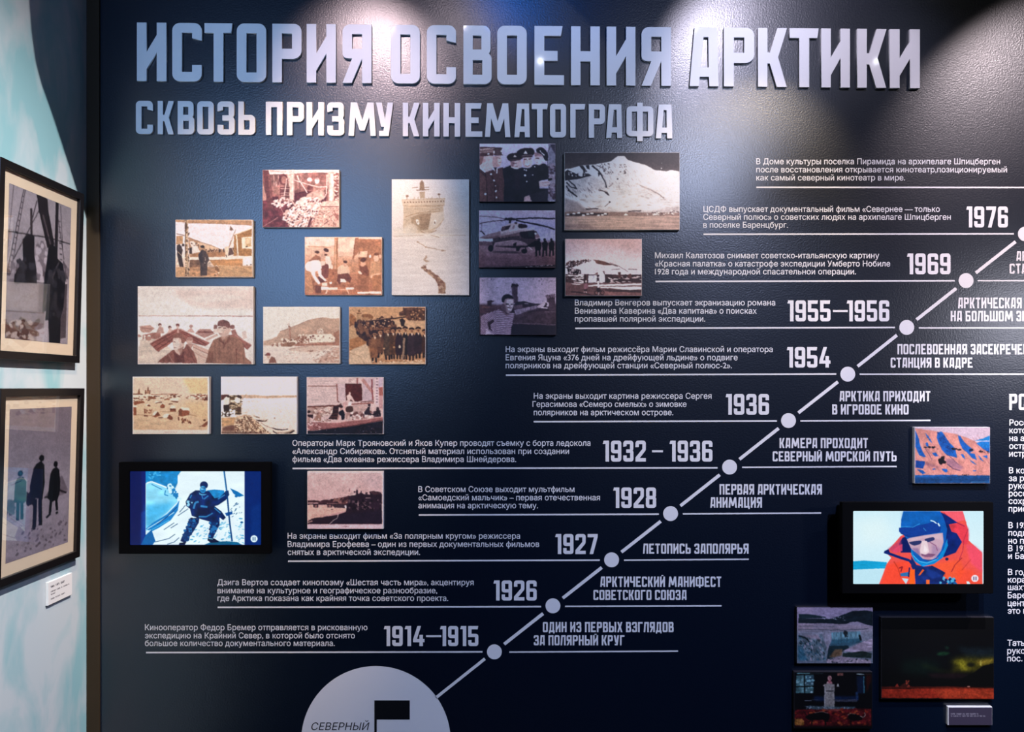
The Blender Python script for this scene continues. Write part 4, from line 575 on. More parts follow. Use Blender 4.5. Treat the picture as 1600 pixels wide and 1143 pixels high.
def pic_boathouse():
    p = start((479, 589, 599, 678), (477, 587), bg='d8bcb4')
    G('dec6be', [30, 20, 1500, 20, 1500, 600, 30, 600]); G('d2bab8', [620, 150, 770, 150, 770, 470, 640, 480])
    for y in range(40, 570, 34): L('c4a49a', 8, [40, y, 640, y+4], .7)
    L('8c6458', 14, [50, 196, 600, 196]); L('8a5a50', 22, [605, 150, 622, 480, 655, 510]); T(.08, 200, 24, [30, 20, 1500, 20, 1500, 560, 30, 560]); G('cbb4b6', [1100, 40, 1330, 40, 1300, 480, 1100, 480]); L('c08c82', 60, [1090, 60, 1300, 320], .9); L('a46a64', 34, [1000, 30, 1000, 150]); L('8c4a48', 26, [1275, 60, 1300, 470]); L('dcc6c8', 60, [1370, 40, 1380, 560]); 
    for y in range(60, 520, 56): L('5c3e40', 14, [1360, y, 1395, y])
    G('a06056', [1410, 220, 1490, 210, 1490, 380, 1420, 380]); G('c8b4c0', [1410, 30, 1490, 30, 1490, 210, 1410, 220]); G('c89a98', [1420, 380, 1490, 380, 1490, 640, 1420, 620])
    G('4e211c', [765, 155, 1080, 150, 1095, 470, 1000, 500, 780, 470]); G('682f26', [790, 170, 900, 170, 880, 330, 800, 400], .6, 6); L('3a1614', 14, [765, 155, 1080, 152]); E('c8a8a0', 870, 90, 40, 30); L('e8d6cc', 22, [880, 100, 960, 110])
    G('8c5a4a', [40, 580, 640, 560, 700, 560, 700, 620, 40, 620]); L('5c3028', 20, [40, 592, 640, 568, 700, 540]); G('bf9c8e', [40, 610, 560, 590, 520, 720, 300, 780, 40, 720]); T(.3, 70, 60, [40, 610, 560, 590, 520, 780, 40, 800]); S(['e6d2c4', '8a6256'], 80, [150, 620, 540, 600, 500, 760, 300, 780, 170, 760], 12, 34, 2); G('c8a89e', [900, 560, 1200, 560, 1200, 720, 920, 720]); L('9a6258', 26, [890, 545, 1320, 520]); L('5c2c28', 14, [1060, 500, 1320, 488]); T(.15, 120, 20, [900, 560, 1200, 560, 1200, 720, 920, 720])
    G('2a1616', [540, 580, 720, 560, 640, 640, 620, 840, 440, 830, 520, 720]); L('6a4038', 12, [470, 790, 620, 790]); L('6a4038', 12, [510, 735, 640, 730]); L('5c342e', 12, [560, 650, 640, 648])
    G('d8bcb2', [900, 560, 960, 720, 1180, 720, 1330, 800, 1100, 830, 860, 860]); S(['f0e0d8', '6a4440', 'b08880'], 70, [880, 680, 1340, 700, 1330, 820, 870, 850], 12, 34)
    G('e8cabe', [790, 380, 850, 340, 900, 400, 950, 490, 930, 500, 880, 450, 810, 520]); E('e8c4b4', 855, 335, 20, 26); G('cfa49c', [720, 520, 800, 490, 820, 560, 720, 590]); G('efe2dc', [840, 500, 880, 490, 890, 540, 840, 590, 820, 570]); G('d8b0a4', [730, 570, 780, 560, 770, 720, 740, 700]); G('462e28', [790, 600, 900, 580, 910, 680, 830, 700, 780, 680], sm=1); G('ecd4c8', [640, 610, 720, 590, 700, 680, 650, 660])
    E('c29488', 690, 630, 26, 36); E('2c1618', 690, 595, 34, 24); G('15101a', [640, 690, 720, 650, 760, 720, 750, 840, 700, 850, 690, 770, 640, 740]); L('b8887c', 26, [650, 750, 620, 850]); G('b08a80', [770, 720, 860, 700, 860, 780, 830, 840, 780, 830]); L('e6cabe', 22, [830, 760, 820, 840]); G('1a1014', [860, 760, 890, 750, 870, 800])
    G('2a2028', [1130, 700, 1200, 600, 1240, 580, 1230, 700, 1330, 760, 1240, 760, 1130, 740]); L('2a1a20', 40, [1200, 560, 1250, 560]); E('3a2a30', 1395, 640, 30, 40); G('221a24', [1310, 680, 1440, 660, 1450, 780, 1340, 810]); S(['54404a', '1a1218'], 30, [1300, 680, 1450, 660, 1460, 790, 1320, 800], 10, 26); L('3a2228', 20, [1130, 740, 1130, 810])
    E('2a1616', 70, 690, 30, 26); G('301a1c', [40, 740, 150, 740, 150, 820, 40, 780]); G('a47a68', [150, 860, 210, 770, 260, 730, 300, 780, 310, 870], sm=0); E('fff4ec', 258, 832, 12); E('fff4ec', 183, 868, 11); G('b08a7c', [40, 790, 100, 800, 90, 900, 40, 900]); S(['f2e4da', '7c4c44'], 30, [310, 840, 480, 840, 480, 890, 320, 890], 8, 20, 2)
    boat = [30, 900, 300, 890, 620, 890, 860, 860, 1200, 830, 1490, 780, 1490, 850, 1200, 910, 900, 960, 600, 1000, 300, 1030, 60, 1060]
    G('9a6460', boat); T(.14, 200, 20, boat); L('dcb4aa', 16, [300, 895, 620, 892, 860, 864, 1200, 832, 1490, 782]); L('5c3232', 18, [300, 1030, 600, 1000, 900, 960, 1490, 850]); S(['f0d8ce', '5a2e2c'], 44, [40, 900, 300, 900, 300, 1040, 50, 1050], 8, 30, 4, 15, 12)
    G('14141e', [40, 1062, 300, 1042, 900, 970, 1490, 862, 1490, 1120, 40, 1120]); T(.5, 120, 50, [40, 1062, 300, 1042, 900, 970, 1490, 862, 1490, 1120, 40, 1120]); S(['a8a0b0'], 10, [300, 1050, 1400, 1000, 1400, 1100, 300, 1100], 4, 9); S(['3a2830'], 30, [900, 1000, 1490, 900, 1490, 1100, 900, 1100], 8, 26, 3); T(.1, 26, 26); return p

def pic_church():
    p = start((480, 736, 599, 826), (478, 735), bg='c89890')
    B(20, 'cea49c', 560, 'c69690', 700, 'c68e88', 1143, 'b87c74'); T(.07, 120, 120); G('b49496', [1000, 60, 1480, 60, 1480, 440, 1200, 300], .5, 30)
    G('d49c8c', [30, 650, 800, 700, 790, 760, 30, 950]); T(.07, 200, 20, [30, 650, 800, 700, 790, 760, 30, 950])
    dk = '241620'
    G('3c2024', [30, 570, 240, 572, 300, 600, 200, 612, 30, 612]); G('402228', [230, 620, 330, 560, 450, 560, 560, 530, 720, 510, 830, 470, 830, 700, 620, 650, 260, 635]); G('5a3432', [600, 600, 820, 540, 820, 680, 620, 660], .8); S(['8c5c54', '2a161c'], 40, [440, 560, 820, 490, 820, 660, 600, 650], 10, 26); L('2c181e', 22, [30, 640, 380, 642, 800, 655]); L('b8847c', 8, [400, 630, 620, 630])
    for x in (190, 455): G(dk, [x-50, 650, x+50, 650, x+44, 708, x-44, 708]); G('96625c', [x-24, 660, x+26, 660, x+22, 700, x-20, 700])
    G('34242a', [500, 660, 790, 655, 790, 710, 560, 715]); E('e6c4bc', 765, 680, 22, 18); E('f0d6ce', 775, 705, 20, 10); L(dk, 8, [480, 743, 520, 743])
    G(dk, [800, 600, 830, 480, 950, 470, 980, 440, 1060, 450, 1160, 450, 1240, 460, 1220, 400, 1300, 385, 1400, 400, 1450, 430, 1470, 480, 1470, 1025, 440, 1025, 600, 880, 620, 840, 770, 790]); G(dk, [30, 975, 60, 945, 180, 900, 340, 890, 600, 845, 640, 880, 440, 1025, 30, 1025]); T(.35, 90, 60, [800, 500, 1470, 480, 1470, 1025, 440, 1025, 770, 800]); G('1b1422', [620, 860, 1000, 800, 1470, 750, 1470, 1025, 440, 1025], .7, 8)
    G('4a2c30', [1230, 400, 1300, 385, 1400, 400, 1450, 450, 1300, 460], .8); G('c49c94', [830, 475, 900, 440, 950, 445, 950, 470]); G(dk, [975, 470, 960, 400, 985, 340, 1005, 400, 1000, 470]); L(dk, 8, [988, 350, 990, 310]); L('74464a', 12, [838, 340, 834, 400]); L('b88880', 12, [832, 400, 830, 450]); E(dk, 938, 405, 18, 16); E(dk, 1065, 400, 10, 14); G(dk, [1020, 450, 1060, 410, 1110, 450]); E('2c1a22', 1165, 432, 26, 18); E('d2b0a8', 935, 455, 18, 18)
    L('7a5c5c', 14, [980, 610, 1030, 610]); L('8c6c68', 18, [1005, 610, 1008, 680]); L('6a4e50', 12, [1090, 610, 1180, 690]); L('a8847e', 10, [1150, 522, 1245, 522]); S(['5c4248', '120c14'], 50, [820, 580, 1440, 560, 1440, 740, 830, 760], 10, 26); L('eccac0', 9, [625, 830, 605, 905, 520, 960, 450, 1020]); L('b88478', 26, [30, 990, 130, 965], .9)
    T(.08, 26, 26); G('d6aeb0', [20, 1032, 1490, 1032, 1490, 1110, 20, 1110]); G('dcb8b4', [1468, 20, 1490, 20, 1490, 1110, 1468, 1110]); G('dcb8b4', [20, 20, 1490, 20, 1490, 46, 20, 46]); S(['8c6264'], 26, [690, 1066, 830, 1066, 830, 1080, 690, 1080], 4, 8); return p

def pic_cliffs():
    p = start((1429, 667, 1547, 755), (1427, 665), bg='e8a898')
    B(40, 'dcc6cc', 300, 'e6c0b8', 900, 'cf9c9c'); G('e89c88', [40, 50, 880, 160, 1050, 230, 1200, 310, 1470, 480, 1470, 960, 40, 960]); T(.16, 90, 140, [40, 50, 880, 160, 1200, 310, 1470, 480, 1470, 960, 40, 960]); G('e0c8cc', [180, 50, 1470, 50, 1470, 190, 1190, 290, 1040, 230, 860, 170, 600, 110])
    for i in range(46):
        x = CUR[0].rng.random()*1400; y = 150+CUR[0].rng.random()*650; L(('c07a70', 'f4c4a8', 'a8646c')[i % 3], 12, [x, y, x+70+i*4, y+130+i*3], .5)
    bl = '1464b8'
    for a in ([40, 80, 100, 230, 130, 380, 180, 500, 240, 590, 200, 600, 110, 560, 60, 440, 40, 400], [220, 130, 280, 190, 340, 270, 370, 345, 320, 290, 260, 220], [460, 120, 550, 110, 620, 210, 690, 320, 780, 410, 830, 540, 840, 610, 760, 590, 640, 560, 560, 470, 500, 360, 450, 230], [850, 180, 900, 200, 980, 310, 1100, 420, 1160, 470, 1080, 520, 1180, 540, 1220, 660, 1130, 620, 1040, 520, 950, 440, 890, 320], [360, 520, 430, 510, 475, 590, 420, 590, 380, 550], [905, 545, 960, 545, 1000, 640, 940, 600], [1240, 560, 1300, 610, 1350, 690, 1290, 650], [1330, 575, 1420, 570, 1420, 630], [1210, 330, 1300, 300, 1470, 300, 1470, 520, 1340, 440], [1180, 285, 1320, 250, 1470, 180, 1470, 285], [40, 660, 220, 680, 220, 740, 180, 820, 40, 800], [360, 830, 400, 815, 440, 840, 380, 845], [540, 820, 640, 830, 660, 870, 620, 900, 560, 850], [60, 830, 180, 850, 240, 910, 170, 920], [1080, 660, 1140, 680, 1220, 750, 1150, 720], [1140, 855, 1200, 850, 1210, 870, 1150, 872], [230, 330, 270, 310, 290, 400, 240, 390]): G(bl, a)
    G('1c8cd8', [1210, 330, 1300, 300, 1470, 300, 1470, 420, 1340, 430], .8, 4); G('1e9ce0', [1180, 285, 1320, 250, 1470, 180, 1470, 285], .8); L('f0e4ec', 14, [1190, 296, 1460, 290]); S(['123c80', '0c5ab0'], 60, [460, 120, 600, 200, 800, 540, 600, 500], 10, 30, 2, 60); G('103c8c', [40, 660, 220, 680, 180, 820, 40, 800], .7)
    k = '14121c'
    S([k], 18, [140, 400, 420, 400, 420, 430, 140, 420], 12, 30, 2, 10, 20); S([k], 16, [750, 420, 920, 450, 910, 470, 750, 450], 12, 28, 2, 10, 20); S([k], 12, [1080, 450, 1160, 450, 1150, 480, 1090, 480], 12, 26, 2); S([k], 12, [1250, 470, 1450, 490, 1440, 520, 1260, 500], 10, 24, 2, 20, 20); S([k], 30, [510, 650, 580, 590, 650, 680, 560, 720, 510, 740], 16, 40); G('8c6a88', [620, 640, 760, 640, 960, 800, 900, 850, 760, 800, 640, 720], .6, 5); G('a06a78', [230, 690, 500, 790, 540, 830, 240, 760], .6, 4); L('4a3a60', 14, [650, 730, 760, 820, 900, 860]); L('6a4a64', 10, [220, 430, 300, 540, 360, 670]); L('5a4260', 10, [640, 540, 760, 640, 860, 740])
    G('104a80', [20, 950, 1470, 950, 1470, 1100, 20, 1100]); G('1c62a8', [30, 945, 830, 940, 840, 975, 30, 985]); T(.25, 240, 20, [20, 950, 1470, 950, 1470, 1100, 20, 1100]); L('5ca8d8', 10, [1100, 1080, 1470, 1078], .8); S([k], 9, [930, 930, 1060, 930, 1060, 950, 930, 950], 6, 10); T(.08, 26, 26); return p

def pic_glacier():
    p = start((1245, 948, 1364, 1036), (1243, 945), bg='8c90a8')
    B(40, 'b8a4c0', 330, 'a898b4', 420, 'a89cac', 560, '8c90a0', 1143, '707c8c'); G('20343c', [60, 170, 300, 170, 560, 220, 600, 240, 360, 250, 200, 250, 60, 340]); G('1a262e', [50, 250, 400, 260, 700, 260, 1100, 110, 1350, 100, 1490, 120, 1490, 400, 1350, 370, 1200, 310, 920, 370, 640, 350, 50, 345]); S(['d8d8e8', '3c4c54'], 30, [370, 230, 980, 220, 980, 300, 380, 260], 6, 22, 3, -10); T(.3, 100, 40, [50, 160, 1490, 110, 1490, 400, 50, 345]); G('b8a8bc', [960, 370, 1060, 320, 1200, 320, 1380, 390, 1480, 410, 960, 410])
    G('b09ca8', [50, 350, 1000, 370, 1480, 410, 1480, 460, 50, 480], .8, 3); T(.22, 240, 12, [50, 350, 1480, 400, 1480, 560, 50, 560]); L('48505c', 12, [50, 460, 400, 470, 900, 480, 1400, 450]); L('5a6470', 8, [50, 400, 800, 410])
    G('6e9aa8', [690, 520, 1240, 500, 1280, 700, 700, 740]); T(.4, 20, 90, [690, 520, 1240, 500, 1280, 700, 700, 740]); G('28586c', [690, 660, 1220, 640, 1280, 700, 1000, 800, 650, 800], .8, 5); G('1a3038', [650, 780, 1010, 770, 1040, 830, 900, 900, 600, 1060, 620, 880])
    G('a09cae', [540, 540, 690, 540, 690, 660, 640, 800, 590, 900, 560, 700]); T(.2, 24, 140, [540, 540, 690, 540, 640, 800, 590, 900]); G('6a7c88', [50, 580, 500, 560, 600, 800, 580, 1060, 50, 1060]); T(.45, 50, 90, [50, 580, 500, 560, 600, 800, 580, 1060, 50, 1060]); S(['1a2a30', 'c0b4c4', '2c6078', '30505c'], 110, [60, 600, 500, 600, 570, 1050, 60, 1060], 12, 46, 3, 60, 30); G('b8a0b0', [120, 580, 440, 560, 500, 660, 300, 640], .8, 4); G('2a6c88', [50, 760, 160, 860, 220, 1060, 50, 1060], .7, 6); L('14222a', 26, [60, 590, 180, 620, 260, 700])
    G('88684c', [640, 1000, 760, 850, 900, 840, 900, 960, 760, 1000], .9, 3); T(.2, 30, 60, [640, 1000, 760, 850, 900, 840, 900, 960]); G('b4a4b8', [900, 880, 1300, 700, 1480, 640, 1480, 880, 1100, 900]); T(.35, 140, 26, [900, 880, 1300, 700, 1480, 640, 1480, 900]); G('20302e', [920, 920, 1300, 880, 1470, 920, 1460, 1020, 900, 990]); T(.4, 100, 30, [920, 900, 1470, 880, 1460, 1030, 900, 1000]); G('a898a8', [600, 1060, 860, 980, 1200, 1030, 1460, 1060, 1460, 1120, 600, 1110]); S(['2c3038', 'd0bcc8'], 60, [620, 1030, 1460, 1030, 1460, 1110, 620, 1110], 8, 24, 2); S(['20282e'], 16, [940, 510, 1000, 520, 1000, 610, 960, 600], 10, 24, .6); L('141e24', 40, [1230, 570, 1260, 680]); T(.12, 26, 26); return p

def pic_bust():
    p = start((1241, 1049, 1363, 1138), (1240, 1048), bg='08080c')
    G('50787c', [50, 80, 380, 70, 380, 420, 40, 420]); G('84b0b4', [150, 70, 195, 70, 190, 410, 140, 410], .6, 3); G('3c5c6c', [240, 80, 390, 80, 380, 270, 240, 250], .8, 3); T(.3, 90, 70, [50, 80, 380, 70, 380, 420, 40, 420]); L('050608', 26, [210, 20, 208, 420]); L('060808', 20, [40, 298, 390, 294]); S(['8cc4cc', 'a8c8cc'], 26, [60, 90, 380, 90, 380, 410, 60, 410], 10, 36, 1.5, -20)
    L('6c9c9c', 16, [60, 42, 310, 42]); L('3c5050', 8, [310, 45, 560, 45]); G('8c5850', [830, 40, 945, 36, 945, 80, 840, 85]); L('90a0a0', 22, [1210, 55, 1360, 60]); L('483024', 10, [1380, 55, 1490, 55])
    G('10203c', [1210, 90, 1340, 90, 1340, 420, 1220, 420], .9, 4); L('3c7488', 22, [1350, 100, 1352, 420]); G('3a120e', [1390, 80, 1490, 70, 1490, 180, 1400, 420], .8, 5); G('10264c', [390, 480, 1230, 480, 1230, 570, 390, 570], .8, 6); L('284c80', 40, [1210, 400, 1225, 560], .7, 3); L('8890a0', 12, [210, 570, 350, 572]); L('404858', 10, [350, 550, 500, 548]); G('4a4c5c', [780, 540, 1220, 540, 1220, 590, 780, 580], .8); T(.3, 60, 30, [780, 540, 1220, 540, 1220, 590, 780, 580])
    G('96908c', [590, 250, 785, 250, 780, 720, 585, 720]); T(.2, 16, 60, [590, 250, 785, 250, 780, 720, 585, 720]); L('16141a', 22, [625, 378, 760, 378], .8); L('c0bcc0', 12, [600, 300, 598, 710]); G('c8a8a4', [630, 245, 640, 200, 690, 185, 740, 200, 750, 245]); E('c49090', 692, 135, 42, 50); G('a02c3c', [650, 180, 720, 180, 740, 240, 660, 230], .6, 3); E('7c4448', 700, 140, 20, 24, al=.6, soft=2); E('b0a0a0', 585, 275, 20, 16); G('b0b0a8', [825, 300, 840, 240, 855, 240, 868, 300])
    G('5c7880', [230, 670, 1190, 690, 1190, 750, 350, 750], .7, 4); S(['9098a4', '3c5460'], 60, [230, 670, 1190, 690, 1190, 750, 240, 740], 10, 26, 2)
    G('5c1418', [30, 740, 1490, 720, 1490, 1060, 30, 1080]); T(.6, 70, 50, [30, 740, 1490, 720, 1490, 1060, 30, 1080]); S(['8c2c1c', 'a84828', '30080c', '6c1c20'], 160, [30, 740, 1490, 720, 1490, 1060, 30, 1080], 12, 44, 2); S(['b07038', '80501c'], 36, [30, 960, 160, 950, 200, 1020, 40, 1020], 10, 26, .5); G('a4584c', [520, 735, 900, 735, 860, 770, 640, 760], .7, 3)
    k = '090708'
    G(k, [220, 880, 330, 820, 560, 780, 680, 840, 690, 900, 640, 980, 560, 940, 340, 950, 260, 920], sm=1); L('8c8074', 10, [400, 800, 560, 778, 660, 810]); L(k, 14, [260, 870, 180, 760]); L(k, 12, [300, 850, 270, 770]); L(k, 28, [600, 930, 620, 1040]); L(k, 24, [360, 930, 350, 1030])
    G(k, [1040, 870, 1120, 815, 1200, 830, 1300, 880, 1320, 930, 1200, 960, 1090, 940], sm=1); L('948878', 10, [1030, 850, 1090, 810, 1180, 830]); L('b0a898', 12, [1280, 870, 1340, 890, 1375, 850, 1360, 800]); L(k, 24, [1100, 940, 1100, 1040]); G(k, [30, 1050, 1490, 1030, 1490, 1110, 30, 1110], .8, 6); T(.3, 20, 20); return p

def pic_aurora():
    p = start((1377, 964, 1553, 1092), (1374, 950), 5.924, '040608')
    B(60, '040609', 420, '080c10', 700, '080808'); E('102820', 380, 540, 190, 70, al=.7, soft=30); E('1c4c2c', 590, 418, 60, 18, -5, .8, 5); E('1c402c', 625, 365, 20, 14, 0, .7, 5); G('283c44', [720, 360, 1060, 370, 1060, 460, 820, 460], .5, 14)
    G('6c6414', [660, 480, 780, 455, 930, 460, 1060, 460, 1060, 510, 900, 580, 760, 580, 640, 590, 700, 540], .8, 20, 1); G('c4b82c', [690, 490, 790, 480, 800, 540, 850, 560, 760, 570, 740, 520], .8, 12, 1); G('c8a838', [900, 480, 1060, 465, 1060, 495, 950, 530, 920, 520], .8, 10); L('f0e060', 14, [938, 480, 938, 530], .8, 2); E('1a1c10', 850, 520, 36, 20, al=.9, soft=4); L('3c4a18', 22, [400, 520, 500, 560, 640, 590], .4, 12)
    G('28181c', [440, 600, 760, 600, 850, 630, 700, 650, 480, 640], .8, 8); G('060607', [740, 660, 880, 590, 960, 530, 1060, 510, 1060, 735, 20, 735, 20, 700, 600, 700]); G('5c1c12', [20, 722, 600, 722, 1060, 738, 1060, 745, 20, 740]); G('b83420', [20, 744, 1060, 742, 1060, 836, 20, 828]); G('e0502c', [480, 744, 1060, 742, 1060, 836, 600, 836], .7, 14); T(.25, 30, 8, [20, 740, 1060, 738, 1060, 836, 20, 830]); G('b84030', [140, 725, 165, 695, 182, 725]); G('5c241c', [180, 725, 250, 680, 275, 680, 275, 735, 190, 735], .8); S(['c0503c'], 10, [240, 670, 280, 670, 280, 730, 240, 730], 4, 9); E('f0a088', 825, 724, 14, 6); T(.2, 12, 12); return p

def scr_left():
    p = start((203, 736, 408, 851), (196, 732), 7.339, '001a6a')
    G('00124c', [50, 28, 180, 28, 200, 870, 50, 870], .8, 6); G('0a3c9c', [180, 500, 232, 480, 232, 875, 175, 875], .7, 4); G('02246c', [1370, 30, 1550, 30, 1550, 870, 1370, 870]); G('0a3480', [1440, 450, 1550, 400, 1550, 870, 1440, 870], .6, 10)
    G('e6f8ff', [232, 28, 1365, 28, 1365, 872, 232, 872]); T(.04, 160, 80, [232, 28, 1365, 28, 1365, 872, 232, 872]); G('0c84c8', [232, 28, 640, 28, 600, 80, 600, 160, 570, 230, 580, 260, 420, 190, 300, 150, 232, 170]); T(.2, 60, 40, [232, 28, 640, 28, 580, 260, 300, 150, 232, 170]); S(['40b0e8'], 14, [240, 40, 420, 40, 420, 120, 240, 120], 10, 26, 2)
    G('8cdcfa', [238, 180, 300, 150, 420, 190, 540, 250, 580, 300, 600, 380, 480, 500, 330, 620, 238, 720]); G('30b0f0', [238, 420, 420, 400, 560, 380, 480, 500, 330, 620, 238, 700], .7, 16); T(.14, 120, 60, [238, 180, 300, 150, 540, 250, 600, 380, 330, 620, 238, 720]); L('e6faff', 16, [245, 165, 300, 150, 420, 195, 540, 245]); L('0c6cb0', 8, [300, 180, 420, 240]); S(['0c78bc', 'd0f4ff'], 40, [440, 200, 500, 160, 620, 320, 640, 360, 580, 330], 9, 24); L('0c78bc', 10, [460, 250, 450, 300, 490, 310])
    G('0c80cc', [232, 690, 330, 610, 480, 520, 580, 420, 620, 360, 600, 480, 520, 590, 380, 680, 300, 720]); L('d0f4ff', 8, [250, 690, 400, 600, 560, 500]); L('063c80', 10, [360, 640, 480, 550, 590, 440]); L('50c0f0', 8, [300, 700, 500, 590]); G('0660a8', [232, 760, 300, 700, 345, 830, 310, 872, 180, 872]); L('c0f0ff', 9, [240, 740, 290, 700])
    for a in ([440, 700, 560, 620], [340, 840, 500, 800, 570, 750], [480, 865, 560, 840, 615, 790], [520, 680, 600, 630], [600, 540, 720, 460], [620, 500, 690, 420]): L('08386c', 7, a)
    S(['50a8d8', '80c8e8'], 60, [1060, 600, 1360, 560, 1360, 860, 1000, 840], 8, 26, 3, -10); S(['60b4e0'], 30, [760, 620, 960, 640, 920, 860, 700, 820], 8, 24, 3, -10); S(['0c4c84'], 18, [1190, 440, 1330, 350, 1330, 520, 1200, 560], 6, 20, 4, -40, 10); E('0c5c98', 1332, 615, 16, 12)
    G('1c88cc', [930, 250, 1020, 240, 1130, 250, 1140, 300, 1040, 350, 960, 300]); T(.2, 40, 30, [930, 250, 1140, 250, 1040, 350]); G('0c70b8', [1200, 225, 1280, 260, 1360, 310, 1300, 325, 1240, 290]); E('0c70b8', 1270, 315, 18, 16)
    G('08608c', [900, 872, 980, 840, 1160, 830, 1280, 840, 1340, 872]); T(.3, 60, 20, [900, 872, 980, 840, 1280, 840, 1340, 872])
    k = '031f58'
    G(k, [640, 800, 700, 680, 740, 570, 850, 560, 840, 620, 780, 720, 720, 800, 690, 850, 630, 830]); G(k, [980, 600, 1080, 560, 1080, 640, 1030, 740, 1000, 800, 950, 790, 970, 700]); S(['1c6cb0', '0a4080', '04306c', '021440'], 60, [650, 780, 740, 580, 840, 580, 760, 740, 700, 840], 8, 24); S(['1c6cb0', '04306c'], 40, [970, 620, 1070, 580, 1030, 740, 960, 780], 8, 24); G('021238', [620, 850, 700, 840, 680, 872, 610, 872]); G('021238', [945, 790, 1020, 800, 1080, 840, 980, 850, 940, 820]); L('80d0f0', 8, [950, 800, 1000, 806])
    G(k, [690, 380, 740, 290, 800, 250, 870, 250, 960, 260, 1020, 340, 1080, 330, 1160, 250, 1190, 300, 1150, 360, 1060, 420, 1020, 430, 1100, 490, 1150, 560, 1120, 590, 1080, 560, 1060, 620, 980, 610, 870, 580, 760, 540, 740, 460, 700, 430]); T(.5, 60, 60, [690, 380, 800, 250, 960, 260, 1020, 340, 1190, 300, 1020, 430, 1150, 560, 980, 610, 760, 540])
    for a, w in (([780, 460, 800, 390, 840, 380], 22), ([860, 430, 940, 440], 22), ([840, 550, 930, 550, 1000, 510], 14), ([900, 350, 950, 310], 14), ([760, 300, 740, 340], 14), ([1060, 350, 1140, 300], 14), ([1020, 450, 1090, 510], 14), ([870, 290, 890, 350], 10)): L('3c98d8', w, a, .8)
    G('020c34', [820, 450, 960, 450, 980, 520, 840, 530], .7, 4); S(['8ccff0', '0c2c60'], 16, [700, 370, 780, 350, 790, 420, 720, 430], 9, 18); E('04225c', 900, 190, 46, 44); E('2088cc', 888, 240, 36, 42); E('6cc4f0', 880, 225, 18, 20); L('04225c', 9, [870, 220, 915, 224]); L('0a4a90', 8, [870, 255, 905, 258]); G('60b8e8', [840, 270, 870, 290, 940, 290, 900, 310, 850, 300], .8)
    G('0c50a0', [1140, 510, 1220, 490, 1230, 520, 1160, 545]); L('064080', 18, [1130, 28, 1165, 300, 1195, 620, 1222, 830]); L('3c9cd8', 6, [1126, 28, 1160, 300]); G('04306c', [1140, 260, 1180, 250, 1190, 300, 1150, 320])
    E('dff6ff', 1474, 803, 40, 40); L('0a3c78', 10, [1463, 783, 1463, 824]); L('0a3c78', 10, [1485, 783, 1485, 824]); return p

